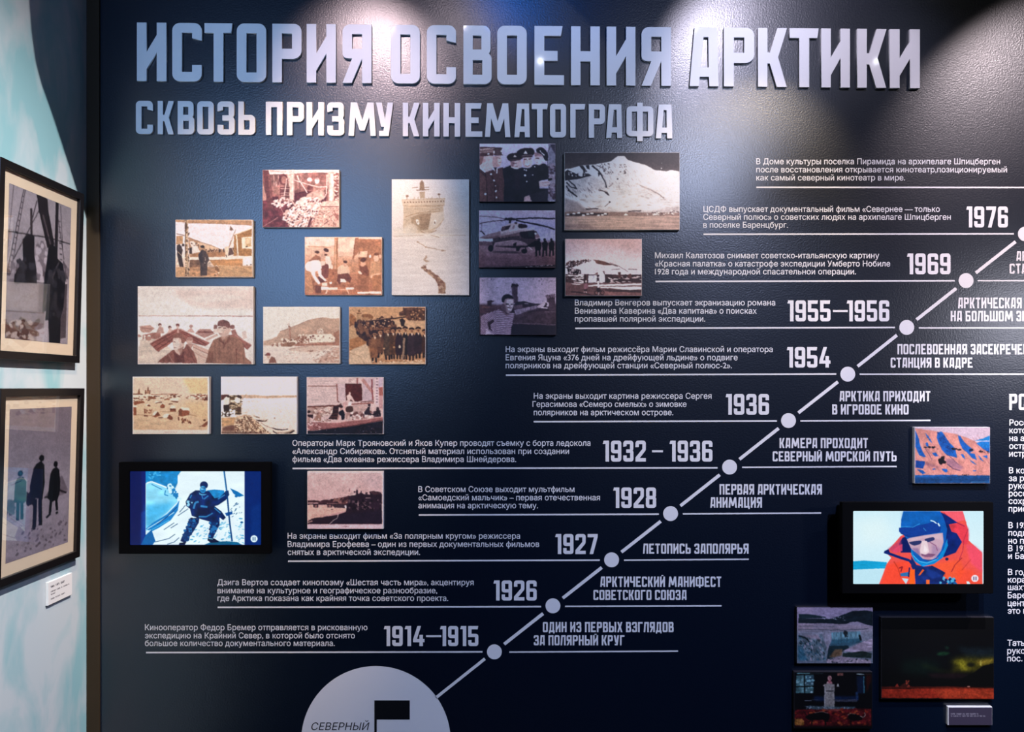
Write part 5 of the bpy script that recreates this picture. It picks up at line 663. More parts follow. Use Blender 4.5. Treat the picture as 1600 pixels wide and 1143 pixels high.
def scr_right():
    p = start((1333, 798, 1537, 912), (1326, 792), 7.339, 'd6f0fa')
    B(40, 'cdeefa', 400, 'd8f2fa', 620, 'cfeef8', 880, 'c8ecf6'); G('e4f6f6', [50, 150, 420, 100, 500, 350, 200, 420], .6, 40); G('14a0d4', [50, 620, 180, 610, 440, 630, 440, 700, 50, 715]); T(.08, 120, 10, [50, 620, 440, 630, 440, 700, 50, 715]); G('bfe6f4', [50, 715, 440, 715, 380, 885, 50, 885])
    G('f0544c', [350, 885, 400, 760, 440, 650, 490, 580, 430, 520, 520, 420, 600, 330, 680, 300, 760, 60, 1090, 48, 1310, 48, 1360, 220, 1375, 380, 1440, 440, 1530, 520, 1535, 885]); G('fa4a30', [440, 660, 700, 600, 740, 680, 660, 885, 380, 885], .8, 8); G('fa5c30', [940, 650, 1280, 600, 1330, 720, 1240, 885, 1050, 885], .7, 10); G('f4506c', [1340, 420, 1440, 440, 1530, 520, 1530, 750, 1400, 640], .9, 8); G('fa4c2c', [1240, 700, 1420, 720, 1540, 885, 1240, 885], .6, 10)
    G('f86070', [1090, 48, 1310, 48, 1330, 150, 1240, 170, 1150, 110]); G('e83c50', [1150, 200, 1280, 190, 1370, 240, 1370, 400, 1310, 420, 1240, 300, 1180, 290], .9, 4, 1); L('a82848', 12, [1090, 70, 1200, 160, 1330, 220]); L('b83048', 9, [1370, 250, 1320, 380, 1310, 500, 1270, 600])
    nv = '0c2470'
    G(nv, [1060, 60, 1150, 110, 1250, 180, 1150, 200, 1180, 280, 1240, 300, 1300, 400, 1230, 520, 1100, 570, 1040, 580, 1100, 400, 1110, 250]); G('0c1c60', [580, 420, 620, 350, 680, 330, 720, 480, 720, 520, 600, 520]); T(.25, 60, 60, [1060, 60, 1250, 180, 1300, 400, 1100, 570]); G('b43c6c', [450, 480, 560, 400, 600, 340, 610, 440, 520, 520], .7, 4); G('e0486c', [500, 500, 580, 440, 620, 420, 620, 500, 540, 530], .9, 2); L(nv, 30, [410, 512, 490, 540, 600, 580, 700, 610, 740, 660]); G('101c60', [420, 500, 460, 480, 480, 530])
    G('0c5cb8', [600, 250, 605, 140, 630, 48, 1050, 48, 1090, 120, 1130, 250, 1110, 420, 1060, 540, 960, 640, 840, 680, 740, 560, 700, 400, 640, 330], sm=0); G('1266bc', [620, 60, 1000, 50, 1050, 160, 640, 230], .6, 14); T(.12, 120, 80, [600, 250, 630, 48, 1050, 48, 1130, 250, 640, 330])
    G('103c98', [580, 240, 700, 225, 860, 200, 1010, 160, 1060, 230, 1050, 290, 860, 320, 700, 350, 610, 310, 580, 280], sm=0); L('2c90dc', 8, [600, 225, 740, 230, 820, 190]); L('d8f4ff', 12, [940, 155, 980, 165, 1010, 190]); L('e0f6ff', 16, [1025, 185, 1045, 220]); L('3888d0', 8, [860, 240, 890, 275]); L('0a3080', 10, [600, 300, 700, 345, 860, 320])
    G('c8a4b8', [670, 370, 700, 355, 860, 325, 1080, 295, 1090, 400, 1060, 500, 1000, 580, 930, 610, 850, 590, 790, 530, 720, 480], sm=0); G('d8bcc8', [700, 360, 1060, 300, 1080, 380, 980, 360, 860, 350, 720, 400], .7, 4); G('8c6c9c', [720, 470, 800, 470, 830, 560, 790, 540], .8, 4); G('9878a4', [960, 420, 1060, 480, 1000, 580, 950, 560], .55, 6)
    G('2c3468', [700, 400, 830, 385, 825, 420, 760, 440, 715, 425], sm=1); G('2c3468', [880, 365, 970, 345, 985, 375, 920, 400, 885, 390], sm=1); G('e6d0d8', [840, 390, 900, 390, 925, 510, 890, 540, 830, 540, 820, 500]); G('f6eaf0', [870, 430, 910, 490, 890, 520, 860, 510], .8, 2); G('7c5078', [830, 530, 880, 545, 920, 530, 1000, 540, 960, 570, 900, 575, 840, 560], .9); G('3c3c74', [850, 590, 900, 600, 960, 600, 920, 618], .7); L('8c5880', 9, [930, 400, 1000, 440, 1020, 500])
    G('c88ca4', [860, 570, 960, 570, 920, 596, 870, 590]); G('0c88d4', [720, 470, 750, 560, 800, 610, 900, 630, 1020, 590, 1090, 480, 1130, 360, 1140, 440, 1080, 580, 980, 650, 850, 680, 760, 620, 720, 540], sm=0); L('50b8f0', 10, [740, 550, 810, 620, 900, 640, 1010, 600])
    G('14286c', [720, 560, 780, 660, 860, 680, 960, 670, 1060, 720, 1110, 750, 1080, 800, 1120, 885, 770, 885, 760, 760, 720, 680]); T(.35, 70, 70, [740, 640, 960, 670, 1110, 750, 1120, 885, 770, 885]); G('1c3c94', [900, 700, 1000, 740, 1080, 790, 960, 820, 880, 760], .7, 4); G('f06020', [800, 780, 850, 710, 870, 720, 820, 780]); G('2c70b0', [590, 760, 690, 740, 690, 790, 600, 790]); G('c4dcea', [610, 810, 690, 820, 660, 880]); L('901c28', 14, [580, 700, 620, 680, 600, 740]); G('ff6420', [700, 720, 760, 710, 760, 880, 700, 880]); L('241c58', 16, [700, 690, 690, 800]); G('1c60a4', [1130, 830, 1200, 820, 1250, 880, 1140, 885]); S(['50b0e0', '10245c'], 20, [1040, 800, 1240, 820, 1240, 885, 1060, 885], 9, 24); G('f86c30', [890, 830, 930, 830, 930, 885, 890, 885]); G('d8eef4', [1350, 850, 1380, 850, 1400, 885, 1360, 885])
    E('1c2050', 1128, 595, 20, 17); L('8c1c2c', 12, [1300, 580, 1220, 660, 1180, 740], .7); L('b83420', 12, [520, 620, 570, 700, 600, 800], .7); L('a82c2c', 10, [1400, 600, 1300, 720], .5); E('f0e0ea', 1448, 815, 42, 40); L('18245c', 10, [1437, 796, 1437, 836]); L('18245c', 10, [1460, 796, 1460, 836]); return p

def pic_deck():
    CUR[0] = Pic((18, 293, 106, 536), quad=((62, 178), (357, 292), (357, 995), (62, 960)), size=(110, 156), bg='b4a2ac'); p = CUR[0]
    T(.08, 80, 160); G('a08c96', [60, 600, 240, 560, 350, 620, 350, 700, 60, 690], .7, 6)
    L('6a5a62', 3, [82, 180, 60, 560]); 
    L('3c3038', 3, [125, 205, 62, 640]); L('4a3c44', 3, [132, 205, 78, 640])
    for i in range(14): L('3c3038', 4, [118-i*4, 240+i*30, 128-i*4, 244+i*30])
    L('2a2228', 40, [205, 220, 215, 320]); G('241c22', [180, 215, 235, 250, 240, 310, 275, 480, 240, 500, 200, 330]); L('5a4a52', 8, [215, 330, 255, 480]); L('241c22', 15, [282, 260, 284, 560]); L('3a2e34', 10, [160, 300, 165, 450]); L('3c3036', 4, [195, 310, 90, 560]); L('3c3036', 4, [185, 260, 160, 380])
    for i in range(9): L('4a3c44', 5, [290+i*2, 360+i*28, 302+i*2, 364+i*28])
    L('4c4048', 3, [300, 280, 318, 520]); L('4a3c44', 3, [290, 350, 325, 560]); G('4c3e46', [320, 560, 345, 600, 350, 660, 320, 650], .8)
    E('7c6a74', 210, 540, 30, 60, al=.6, soft=5); S(['5c4c54', '84727c'], 30, [60, 590, 350, 600, 350, 680, 60, 680], 6, 14); S(['84727c', 'ccb8c4'], 30, [185, 480, 235, 480, 235, 660, 185, 660], 6, 14)
    L('1c161a', 5, [55, 420, 240, 445, 355, 478]); G('8c7a82', [50, 675, 215, 675, 205, 975, 50, 960]); G('a08e94', [60, 680, 205, 680, 200, 820, 60, 815], .7, 4); L('5c4c54', 5, [50, 820, 210, 830]); G('7a6870', [205, 680, 235, 680, 235, 980, 205, 980]); G('bcaab4', [200, 920, 260, 900, 262, 990, 200, 985]); G('5a4a50', [310, 700, 345, 680, 345, 960, 312, 965]); L('e0d0d8', 6, [195, 668, 345, 680])
    S(['4a2e2c', '6a4a42', 'c0a8a4'], 50, [60, 890, 205, 870, 205, 960, 60, 955], 10, 24, 2, 0)
    G('17131a', [95, 640, 130, 560, 125, 460, 150, 430, 178, 440, 180, 540, 190, 600, 195, 680, 93, 680]); G('2a242c', [100, 640, 140, 560, 140, 660, 105, 670], .7); S(['34303a'], 16, [100, 560, 185, 560, 190, 670, 100, 670], 5, 12)
    G('131017', [240, 560, 245, 500, 265, 478, 285, 500, 285, 545, 320, 580, 335, 680, 330, 800, 315, 860, 318, 1000, 262, 995, 255, 870, 238, 870, 242, 820, 225, 830, 230, 660]); L('5c5058', 9, [300, 570, 255, 680, 235, 790], .8); S(['2c262e', '3a343c'], 26, [250, 600, 330, 620, 320, 860, 250, 850], 6, 14); return p

def pic_coats():
    CUR[0] = Pic((21, 640, 109, 872), quad=((75, 160), (384, 155), (384, 880), (75, 968)), size=(110, 156), bg='8c7c8c'); p = CUR[0]
    B(150, '8c7884', 420, '90808e', 600, 'a896a4', 980, '947e8c'); T(.05, 60, 60); G('a896a4', [65, 640, 380, 600, 380, 900, 65, 960], .7, 10); T(.1, 50, 30, [65, 660, 375, 640, 375, 900, 65, 960])
    G('7a6874', [245, 640, 300, 560, 340, 520, 375, 600, 370, 615, 300, 640]); L('2a2026', 8, [250, 635, 290, 628]); G('2c2228', [330, 595, 370, 610, 365, 618, 335, 610]); S(['1c161c'], 26, [155, 615, 205, 615, 200, 655, 160, 655], 6, 14); S(['4c4048', '5c4e58'], 26, [65, 640, 110, 640, 105, 710, 70, 700], 4, 10)
    k = '0d0b10'
    E(k, 231, 425, 13, 17); G('100d13', [192, 480, 205, 455, 228, 440, 245, 460, 250, 560, 245, 600, 240, 645, 180, 625, 177, 570]); L(k, 18, [205, 640, 205, 720, 203, 790]); L(k, 18, [228, 640, 232, 720, 234, 780]); L(k, 14, [192, 800, 208, 792]); L('2c2830', 4, [235, 470, 238, 600])
    E(k, 304, 460, 11, 16); G('100d12', [278, 510, 290, 485, 308, 475, 325, 490, 332, 560, 330, 610, 320, 650, 290, 660, 266, 640]); L(k, 13, [285, 650, 280, 720]); L(k, 13, [312, 640, 318, 705]); L(k, 10, [262, 742, 284, 722]); L(k, 10, [312, 722, 324, 716])
    E('1a1a20', 131, 500, 12, 16); G('18181e', [108, 550, 118, 525, 145, 518, 160, 545, 160, 600, 155, 655, 106, 650]); L('1a1a20', 14, [124, 650, 124, 745]); L('1a1a20', 14, [142, 650, 144, 740]); S(['6c5c68'], 40, [100, 820, 370, 760, 370, 880, 100, 940], 4, 10, 2); return p
# ------------------------------------------------------------------ condensed poster letters: outlines with corner radii, 1000 units high
def rr(x0, y0, x1, y1, r): return [(x0, y0, r), (x1, y0, r), (x1, y1, r), (x0, y1, r)]
H1 = [(165, 165), (335, 165), (335, 835), (165, 835)]
ZE = [(0, 300), (0, 0, 130), (495, 0, 130), (495, 470, 60), (450, 525), (485, 580, 50), (485, 1000, 130), (0, 1000, 130), (0, 700), (160, 735), (160, 835), (322, 835), (322, 585), (140, 585), (140, 420), (332, 420), (332, 165), (165, 165), (165, 300)]
II = [(0, 0), (165, 0), (165, 205), (335, 500), (335, 0), (500, 0), (500, 1000), (335, 1000), (335, 790), (165, 500), (165, 1000), (0, 1000)]
MZ = [[(0, 0), (495, 0, 130), (495, 600, 130), (165, 600), (165, 1000), (0, 1000)], [(165, 160), (330, 160), (330, 440), (165, 440)]]
NINE = [[(0, 300), (0, 0, 130), (500, 0, 130), (500, 1000, 130), (0, 1000, 130), (0, 400, 130), (335, 400), (335, 165), (165, 165), (165, 300)], [(165, 565), (335, 565), (335, 835), (165, 835)]]
GL = {
 'О': (500, [rr(0, 0, 500, 1000, 130), H1]),
 'С': (500, [[(500, 700), (500, 1000, 130), (0, 1000, 130), (0, 0, 130), (500, 0, 130), (500, 285), (335, 285), (335, 165), (165, 165), (165, 835), (335, 835), (335, 740)]]),
 'И': (500, [II]), 'Й': (500, [II, [(130, 1060), (370, 1060), (350, 1140), (150, 1140)]]),
 'Т': (475, [[(155, 0), (320, 0), (320, 835), (452, 835), (475, 1000), (0, 1000), (0, 835), (155, 835)]]),
 'Р': (500, [[(0, 0), (165, 0), (165, 400), (500, 400, 150), (500, 1000, 130), (0, 1000)], [(165, 575), (335, 575), (335, 835), (165, 835)]]),
 'Я': (500, [[(335, 0), (500, 0), (500, 1000), (0, 1000, 130), (0, 420, 110), (165, 420), (0, 0), (160, 0), (335, 420)], [(165, 585), (335, 585), (335, 835), (165, 835)]]),
 'В': (495, [[(0, 0), (495, 0, 130), (495, 470, 60), (445, 525), (475, 580, 50), (475, 1000, 130), (0, 1000)], [(165, 160), (330, 160), (330, 410), (165, 410)], [(165, 590), (315, 590), (315, 830), (165, 830)]]),
 'Е': (490, [[(0, 0), (490, 0), (490, 165), (165, 165), (165, 410), (385, 410), (385, 578), (165, 578), (165, 835), (440, 835), (468, 1000), (0, 1000)]]),
 'Н': (500, [[(0, 0), (165, 0), (165, 405), (335, 405), (335, 0), (500, 0), (500, 1000), (335, 1000), (335, 578), (165, 578), (165, 1000), (0, 1000)]]),
 'А': (500, [[(0, 0), (160, 0), (176, 160), (333, 160), (338, 0), (500, 0), (472, 1000), (85, 1000)], [(190, 320), (330, 320), (322, 835), (240, 835)]]),
 'К': (500, [[(0, 0), (165, 0), (165, 395), (205, 395), (325, 0), (500, 0), (350, 505), (505, 1000), (335, 1000), (210, 585), (165, 585), (165, 1000), (0, 1000)]]),
 'Ь': (495, MZ), 'Ы': (720, MZ+[[(555, 0), (720, 0), (720, 1000), (555, 1000)]]),
 'З': (495, [ZE]), '3': (495, [ZE]),
 'П': (500, [[(0, 0), (165, 0), (165, 835), (335, 835), (335, 0), (500, 0), (500, 1000), (0, 1000)]]),
 'М': (810, [[(0, 0), (165, 0), (195, 560), (330, 160), (480, 160), (610, 560), (645, 0), (810, 0), (742, 1000), (560, 1000), (405, 470), (250, 1000), (68, 1000)]]),
 'У': (510, [[(0, 1000), (170, 1000), (265, 500), (345, 1000), (510, 1000), (380, 0), (90, 0), (90, 160), (222, 160), (238, 275), (150, 275)]]),
 'Г': (465, [[(0, 0), (165, 0), (165, 835), (440, 835), (465, 1000), (0, 1000)]]),
 'Ф': (785, [[(310, 55), (310, -90), (475, -90), (475, 55), (785, 55, 130), (785, 945, 130), (475, 945), (475, 1050), (310, 1050), (310, 945), (0, 945, 130), (0, 55, 130)], [(160, 215), (310, 215), (310, 785), (160, 785)], [(475, 215), (625, 215), (625, 785), (475, 785)]]),
 'Ц': (560, [[(0, 1000), (165, 1000), (165, 165), (335, 165), (335, 1000), (500, 1000), (500, 165), (560, 165), (560, -140), (410, -140), (410, 0), (0, 0)]]),
 'Ч': (500, [[(335, 0), (500, 0), (500, 1000), (335, 1000), (335, 560), (165, 560), (165, 1000), (0, 1000), (0, 395, 130), (335, 395)]]),
 'Д': (570, [[(0, -130), (140, -130), (140, 0), (430, 0), (430, -130), (570, -130), (570, 165), (515, 165), (515, 1000), (110, 1000), (70, 165), (0, 165)], [(215, 165), (350, 165), (350, 835), (250, 835)]]),
 'Л': (510, [[(0, 0), (155, 0), (218, 835), (345, 835), (345, 0), (510, 0), (510, 1000), (75, 1000)]]),
 'Ш': (770, [[(0, 0), (770, 0), (770, 1000), (605, 1000), (605, 165), (467, 165), (467, 1000), (302, 1000), (302, 165), (165, 165), (165, 1000), (0, 1000)]]),
 'Ю': (770, [[(0, 0), (165, 0), (165, 415), (270, 415), (270, 0, 130), (770, 0, 130), (770, 1000, 130), (270, 1000, 130), (270, 580), (165, 580), (165, 1000), (0, 1000)], [(435, 165), (605, 165), (605, 835), (435, 835)]]),
 'Э': (500, [[(0, 300), (0, 0, 130), (500, 0, 130), (500, 1000, 130), (0, 1000, 130), (0, 700), (165, 735), (165, 835), (335, 835), (335, 582), (140, 582), (140, 415), (335, 415), (335, 165), (165, 165), (165, 300)]]),
 'Б': (495, [[(0, 0), (495, 0, 130), (495, 600, 130), (165, 600), (165, 835), (440, 835), (465, 1000), (0, 1000)], [(165, 160), (330, 160), (330, 440), (165, 440)]]),
 'Х': (520, [[(0, 0), (170, 0), (260, 330), (350, 0), (520, 0), (365, 510), (510, 1000), (345, 1000), (260, 690), (175, 1000), (10, 1000), (155, 510)]]),
 '1': (300, [[(130, 0), (300, 0), (300, 1000), (40, 1000), (0, 845), (130, 845)]]),
 '9': (500, NINE), '6': (500, [[(500-v[0], 1000-v[1])+tuple(v[2:]) for v in c] for c in NINE]),
 '8': (500, [[(0, 0, 130), (500, 0, 130), (500, 470, 60), (460, 525), (490, 580, 50), (490, 1000, 130), (10, 1000, 130), (10, 580, 50), (40, 525), (0, 470, 60)], [(165, 160), (335, 160), (335, 420), (165, 420)], [(172, 590), (328, 590), (328, 835), (172, 835)]]),
 '5': (500, [[(0, 300), (0, 0, 130), (500, 0, 130), (500, 610, 130), (165, 610), (165, 835), (465, 835), (490, 1000), (0, 1000), (0, 445), (335, 445), (335, 165), (165, 165), (165, 300)]]),
 '4': (540, [[(300, 0), (465, 0), (465, 190), (540, 190), (540, 350), (465, 350), (465, 560), (300, 560), (300, 350), (180, 350), (375, 1000), (205, 1000), (0, 340), (0, 190), (300, 190)]]),
 '7': (490, [[(95, 0), (270, 0), (490, 850), (490, 1000), (0, 1000), (0, 835), (312, 835)]]),
 '2': (500, [[(0, 0), (500, 0), (500, 165), (200, 165), (500, 540, 60), (500, 1000, 130), (0, 1000, 130), (0, 690), (165, 690), (165, 835), (335, 835), (335, 600), (0, 195)]]),
 '–': (300, [[(0, 445), (300, 445), (300, 540), (0, 540)]]),
}
def rounded(c):
    out = []; n = len(c)
    for i in range(n):
        x, y = c[i][:2]; r = c[i][2] if len(c[i]) > 2 else 0
        if not r: out.append((x, y)); continue
        p, q = Vector(c[i-1][:2]), Vector(c[(i+1) % n][:2]); v = Vector((x, y))
        a = (p-v); b = (q-v); r = min(r, a.length/2.01, b.length/2.01); a.normalize(); b.normalize()
        P0, P2 = v+a*r, v+b*r
        for k in range(7):
            t = k/6; w = 0.7071
            d = (1-t)**2+2*w*t*(1-t)+t*t; o = (P0*(1-t)**2+v*2*w*t*(1-t)+P2*t*t)/d; out.append((o.x, o.y))
    return out
def fill_mesh(contours, depth, bevel=0.0):
    """contours in metres (x, z) -> solid standing on the wall plane: back at y=0, front at y=-depth"""
    cu = bpy.data.curves.new('outline', 'CURVE'); cu.dimensions = '2D'; cu.fill_mode = 'BOTH'
    for c in contours:
        s = cu.splines.new('POLY'); s.points.add(len(c)-1); s.use_cyclic_u = True
        for p, (x, z) in zip(s.points, c): p.co = (x, z, 0, 1)
    cu.extrude = depth/2-bevel; cu.bevel_depth = bevel; cu.bevel_resolution = 1; cu.offset = -bevel
    o = bpy.data.objects.new('tmp', cu); COL.objects.link(o)
    me = bpy.data.meshes.new_from_object(o.evaluated_get(bpy.context.evaluated_depsgraph_get()))
    bpy.data.objects.remove(o); bpy.data.curves.remove(cu)
    a = np.empty(len(me.vertices)*3); me.vertices.foreach_get('co', a); a = a.reshape(-1, 3)
    me.vertices.foreach_set('co', np.stack([a[:, 0], -a[:, 2]-depth/2-0.0002, a[:, 1]], 1).ravel()); me.update()
    return me
GAP = 95
def word_width(w):
    x = 0
    for ch in w: x += 260 if ch == ' ' else GL[ch][0]+GAP
    return x-GAP
def word_contours(w, x0, x1, ytop, ybot, off=0.0):
    """letters of w between photo columns x0..x1, rows ytop (cap line) .. ybot (baseline); may slope: ytop/ybot pairs"""
    k = (x1-x0)/word_width(w); out = []; x = 0
    tp = ytop if isinstance(ytop, tuple) else (ytop, ytop); bt = ybot if isinstance(ybot, tuple) else (ybot, ybot)
    for ch in w:
        if ch == ' ': x += 260; continue
        wd_, cs = GL[ch]
        for c in cs:
            q = []
            for (gx, gy) in rounded(c):
                px = x0+(x+gx)*k; f = (px-x0)/(x1-x0)
                b = bt[0]+(bt[1]-bt[0])*f; t = tp[0]+(tp[1]-tp[0])*f
                X, _, Z = W(px, b+(t-b)*gy/1000, off); q.append((X, Z))
            out.append(q)
        x += wd_+GAP
    return out

# ------------------------------------------------------------------ running text (thin vinyl) from the built-in typeface
CAP = None
from mathutils.geometry import delaunay_2d_cdt
def text_raw(s, off, shear=0.0):
    """outline contours of the typeset line, thickened by off, filled contour group by contour group"""
    cu = bpy.data.curves.new('t', 'FONT'); cu.body = s; cu.size = 1.0; cu.shear = shear
    o = bpy.data.objects.new('t', cu); COL.objects.link(o)
    dg = bpy.context.evaluated_depsgraph_get(); oe = o.evaluated_get(dg); cv = oe.to_curve(dg)
    cons = []
    for sp in cv.splines:
        bz = sp.bezier_points; n = len(bz); q = []
        for i in range(n):
            a, b = bz[i], bz[(i+1) % n]; p0, p1, p2, p3 = a.co, a.handle_right, b.handle_left, b.co
            st = 1 if (p1-p0).cross(p3-p0).length < 1e-5 and (p2-p0).cross(p3-p0).length < 1e-5 else 4
            for k in range(st):
                t = k/st; v = p0*(1-t)**3+p1*3*t*(1-t)**2+p2*3*t*t*(1-t)+p3*t**3; q.append((v.x, v.y))
        r = [q[i] for i in range(len(q)) if math.hypot(q[i][0]-q[i-1][0], q[i][1]-q[i-1][1]) > 1e-5]
        if len(r) > 2: cons.append(np.array(r))
    oe.to_curve_clear(); bpy.data.objects.remove(o); bpy.data.curves.remove(cu)
    area = [0.5*float(np.sum(c[:, 0]*np.roll(c[:, 1], -1)-np.roll(c[:, 0], -1)*c[:, 1])) for c in cons]
    def inside(p, c):
        x, y = p; a, b = c, np.roll(c, -1, 0); k = (a[:, 1] > y) != (b[:, 1] > y)
        a, b = a[k], b[k]
        return int(np.sum(x < (b[:, 0]-a[:, 0])*(y-a[:, 1])/(b[:, 1]-a[:, 1])+a[:, 0])) % 2 == 1
    host = {}
    for i in range(len(cons)):
        for j in range(len(cons)):
            if i != j and area[i]*area[j] < 0 and abs(area[j]) > abs(area[i]) and inside(cons[i][0], cons[j]) and (i not in host or abs(area[j]) < abs(area[host[i]])): host[i] = j
    if off:
        for i, c in enumerate(cons):
            sg = (1 if area[i] > 0 else -1)*(-1 if i in host else 1)
            e = np.roll(c, -1, 0)-c; e /= np.linalg.norm(e, axis=1)[:, None]; nr = np.stack([e[:, 1], -e[:, 0]], 1)*sg
            m = nr+np.roll(nr, 1, 0); m /= np.maximum(0.5, (m*m).sum(1)/2)[:, None]; cons[i] = c+m*off
    pts, eds, ea, eb = [], [], [], []
    for c in cons:
        n = len(pts); m = len(c); pts += [Vector((float(x), float(y))) for x, y in c]
        eds += [(n+k, n+(k+1) % m) for k in range(m)]; ea.append(c); eb.append(np.roll(c, -1, 0))
    vo, _, fo, *_ = delaunay_2d_cdt(pts, eds, [], 0, 1e-6)
    V = np.array([(v.x, v.y) for v in vo]); Fo = np.array([f for f in fo if len(f) == 3]); ce = V[Fo].mean(1)
    a, b = np.concatenate(ea), np.concatenate(eb)      # keep what the outline winds round
    y = ce[:, 1][:, None]; up = (a[:, 1] <= y) & (b[:, 1] > y); dn = (a[:, 1] > y) & (b[:, 1] <= y)
    left = (b[:, 0]-a[:, 0])*(y-a[:, 1])-(ce[:, 0][:, None]-a[:, 0])*(b[:, 1]-a[:, 1])
    wn = (up & (left > 0)).sum(1)-(dn & (left < 0)).sum(1)
    return V, [tuple(int(i) for i in f) for f in Fo[wn != 0]]
def text_mesh(lines, cap=9.1, off=0.008, front=0.0005, shear=0.0):
    """lines: (text, x0, x1 or None, baseline row) in photo pixels, laid on the wall"""
    global CAP
    if CAP is None: CAP = float(text_raw('Н', 0)[0][:, 1].max())
    V, F = [], []; n = 0
    for (s, x0, x1, yb) in lines:
        a, f = text_raw(s, off, shear)
        ky = cap/CAP; kx = ky*0.98 if x1 is None else (x1-x0)/(a[:, 0].max()-a[:, 0].min())
        px = x0+(a[:, 0]-a[:, 0].min())*kx; py = yb-a[:, 1]*ky
        k = MPP*(DIST-front)/DIST
        V.append(np.stack([(px-HX)*k, np.full(len(px), -front), EYE+(HY-py)*k], 1)); F += [tuple(i+n for i in p) for p in f]; n += len(px)
    me = bpy.data.meshes.new('text'); me.from_pydata(np.concatenate(V).tolist(), [], F); me.update()
    bm = bmesh.new(); bm.from_mesh(me)
    for f in bm.faces:
        if f.normal.y > 0: f.normal_flip()
    bm.to_mesh(me); bm.free(); return me
# ------------------------------------------------------------------ the room
CX = -1.326            # corner between the side wall and the long wall
struct = lambda name, me, m: props(link(name, me, m), kind='structure')
struct('wall_front', box_mesh(CX, 0, 0, 3.2, 0.12, 3.62), M_WALL)
struct('wall_left', box_mesh(CX-0.12, -1.15, 0, CX, 0.12, 3.62), M_LEFT)
struct('floor', box_mesh(CX-0.12, -3.4, -0.1, 3.2, 0.12, 0), M_FLOOR)
struct('ceiling', box_mesh(CX-0.12, -3.4, 3.62, 3.2, 0.12, 3.72), M_CEIL)
struct('trim_1', box_mesh(CX, -0.008, 0, CX+0.040, 0, 3.62, 0.001), M_POST)

# lamp body over the side wall; flag added unseen, cut to shade the corner
def side(px, py, X):
    """photo pixel -> point on the plane x = X parallel to the side wall"""
    k = X/(px-HX); return (X, -DIST+k*DIST/MPP, EYE+(HY-py)*k)
edge = [side(x, y, CX) for x, y in ((38, -160), (45, 0), (49, 50), (55, 95), (64, 130), (80, 175), (108, 260), (124, 311), (136.5, 345))]
edge += [W(x, y, 0.008) for x, y in ((141, 357), (145, 363), (151, 366), (156, 363), (159, 372))]+[W(x, y) for x, y in ((161, 400), (165, 1700), (1500, 1700), (1300, 600), (1000, -260))]
ax = (LAIM-LLOC).normalized()
q = [LLOC+(Vector(p)-LLOC)*(0.30/(Vector(p)-LLOC).dot(ax)) for p in edge]
bm = bmesh.new(); va = [bm.verts.new(p) for p in q]; vb = [bm.verts.new(p-ax*0.002) for p in q]; n = len(q)
bm.faces.new(va); bm.faces.new(vb[::-1])
for i in range(n): bm.faces.new((va[i], va[(i+1) % n], vb[(i+1) % n], vb[i]))
bmesh.ops.recalc_face_normals(bm, faces=bm.faces[:]); flag = bpy.data.meshes.new('flag'); bm.to_mesh(flag); bm.free()
def tube_mesh(p, q, r0, r1, n=20):
    p, q = Vector(p), Vector(q); d = (q-p).normalized(); u = d.orthogonal().normalized(); v = d.cross(u); bm = bmesh.new()
    A = [bm.verts.new(p+(u*math.cos(2*math.pi*i/n)+v*math.sin(2*math.pi*i/n))*r0) for i in range(n)]
    Bv = [bm.verts.new(q+(u*math.cos(2*math.pi*i/n)+v*math.sin(2*math.pi*i/n))*r1) for i in range(n)]
    for i in range(n): bm.faces.new((A[i], A[(i+1) % n], Bv[(i+1) % n], Bv[i]))
    bm.faces.new(A[::-1]); bm.faces.new(Bv); bmesh.ops.recalc_face_normals(bm, faces=bm.faces[:])
    me = bpy.data.meshes.new('tube'); bm.to_mesh(me); bm.free(); return me
sp = empty('added_light_rig', tuple(LLOC), 'unseen black lamp rig with added flag cut to shade the side wall corner', 'added_light_rig')
link('housing', tube_mesh(LLOC-ax*0.19, LLOC-ax*0.02, 0.045, 0.05), M_BLACK, sp)
link('stem', tube_mesh(LLOC-ax*0.10, (LLOC-ax*0.10).xy.to_3d()+Vector((0, 0, 3.62)), 0.008, 0.008, 10), M_BLACK, sp)
link('shade_flag', flag, M_BLACK, sp)
hub = max(q, key=lambda p: p.z)
link('flag_arm', tube_mesh(LLOC-ax*0.06+Vector((0, 0, 0.045)), hub, 0.004, 0.004, 8), M_BLACK, sp)

# added unseen lamp and slotted plate, shaped for the streak on the side wall
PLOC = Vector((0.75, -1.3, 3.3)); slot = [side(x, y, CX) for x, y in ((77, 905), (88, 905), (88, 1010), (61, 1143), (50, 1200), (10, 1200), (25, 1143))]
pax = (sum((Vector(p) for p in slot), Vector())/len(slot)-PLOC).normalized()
spot_rgb('added_streak_light', PLOC, PLOC+pax, (330, 325, 310), 26, 0.1, 0.0005)
pu = pax.orthogonal().normalized(); pv = pax.cross(pu)
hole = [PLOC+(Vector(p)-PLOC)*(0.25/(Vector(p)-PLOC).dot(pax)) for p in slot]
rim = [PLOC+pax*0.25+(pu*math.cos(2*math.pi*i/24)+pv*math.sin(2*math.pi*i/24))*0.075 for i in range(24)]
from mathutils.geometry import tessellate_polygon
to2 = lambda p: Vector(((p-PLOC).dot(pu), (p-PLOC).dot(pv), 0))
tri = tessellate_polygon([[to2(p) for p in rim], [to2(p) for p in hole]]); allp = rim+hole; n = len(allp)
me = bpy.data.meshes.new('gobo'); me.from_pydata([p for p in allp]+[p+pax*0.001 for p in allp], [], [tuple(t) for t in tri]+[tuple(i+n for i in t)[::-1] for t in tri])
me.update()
sp2 = empty('added_light_rig', tuple(PLOC), 'added unseen lamp rig with slotted plate making the streak on the side wall', 'added_light_rig')
link('streak_mask', me, M_BLACK, sp2)
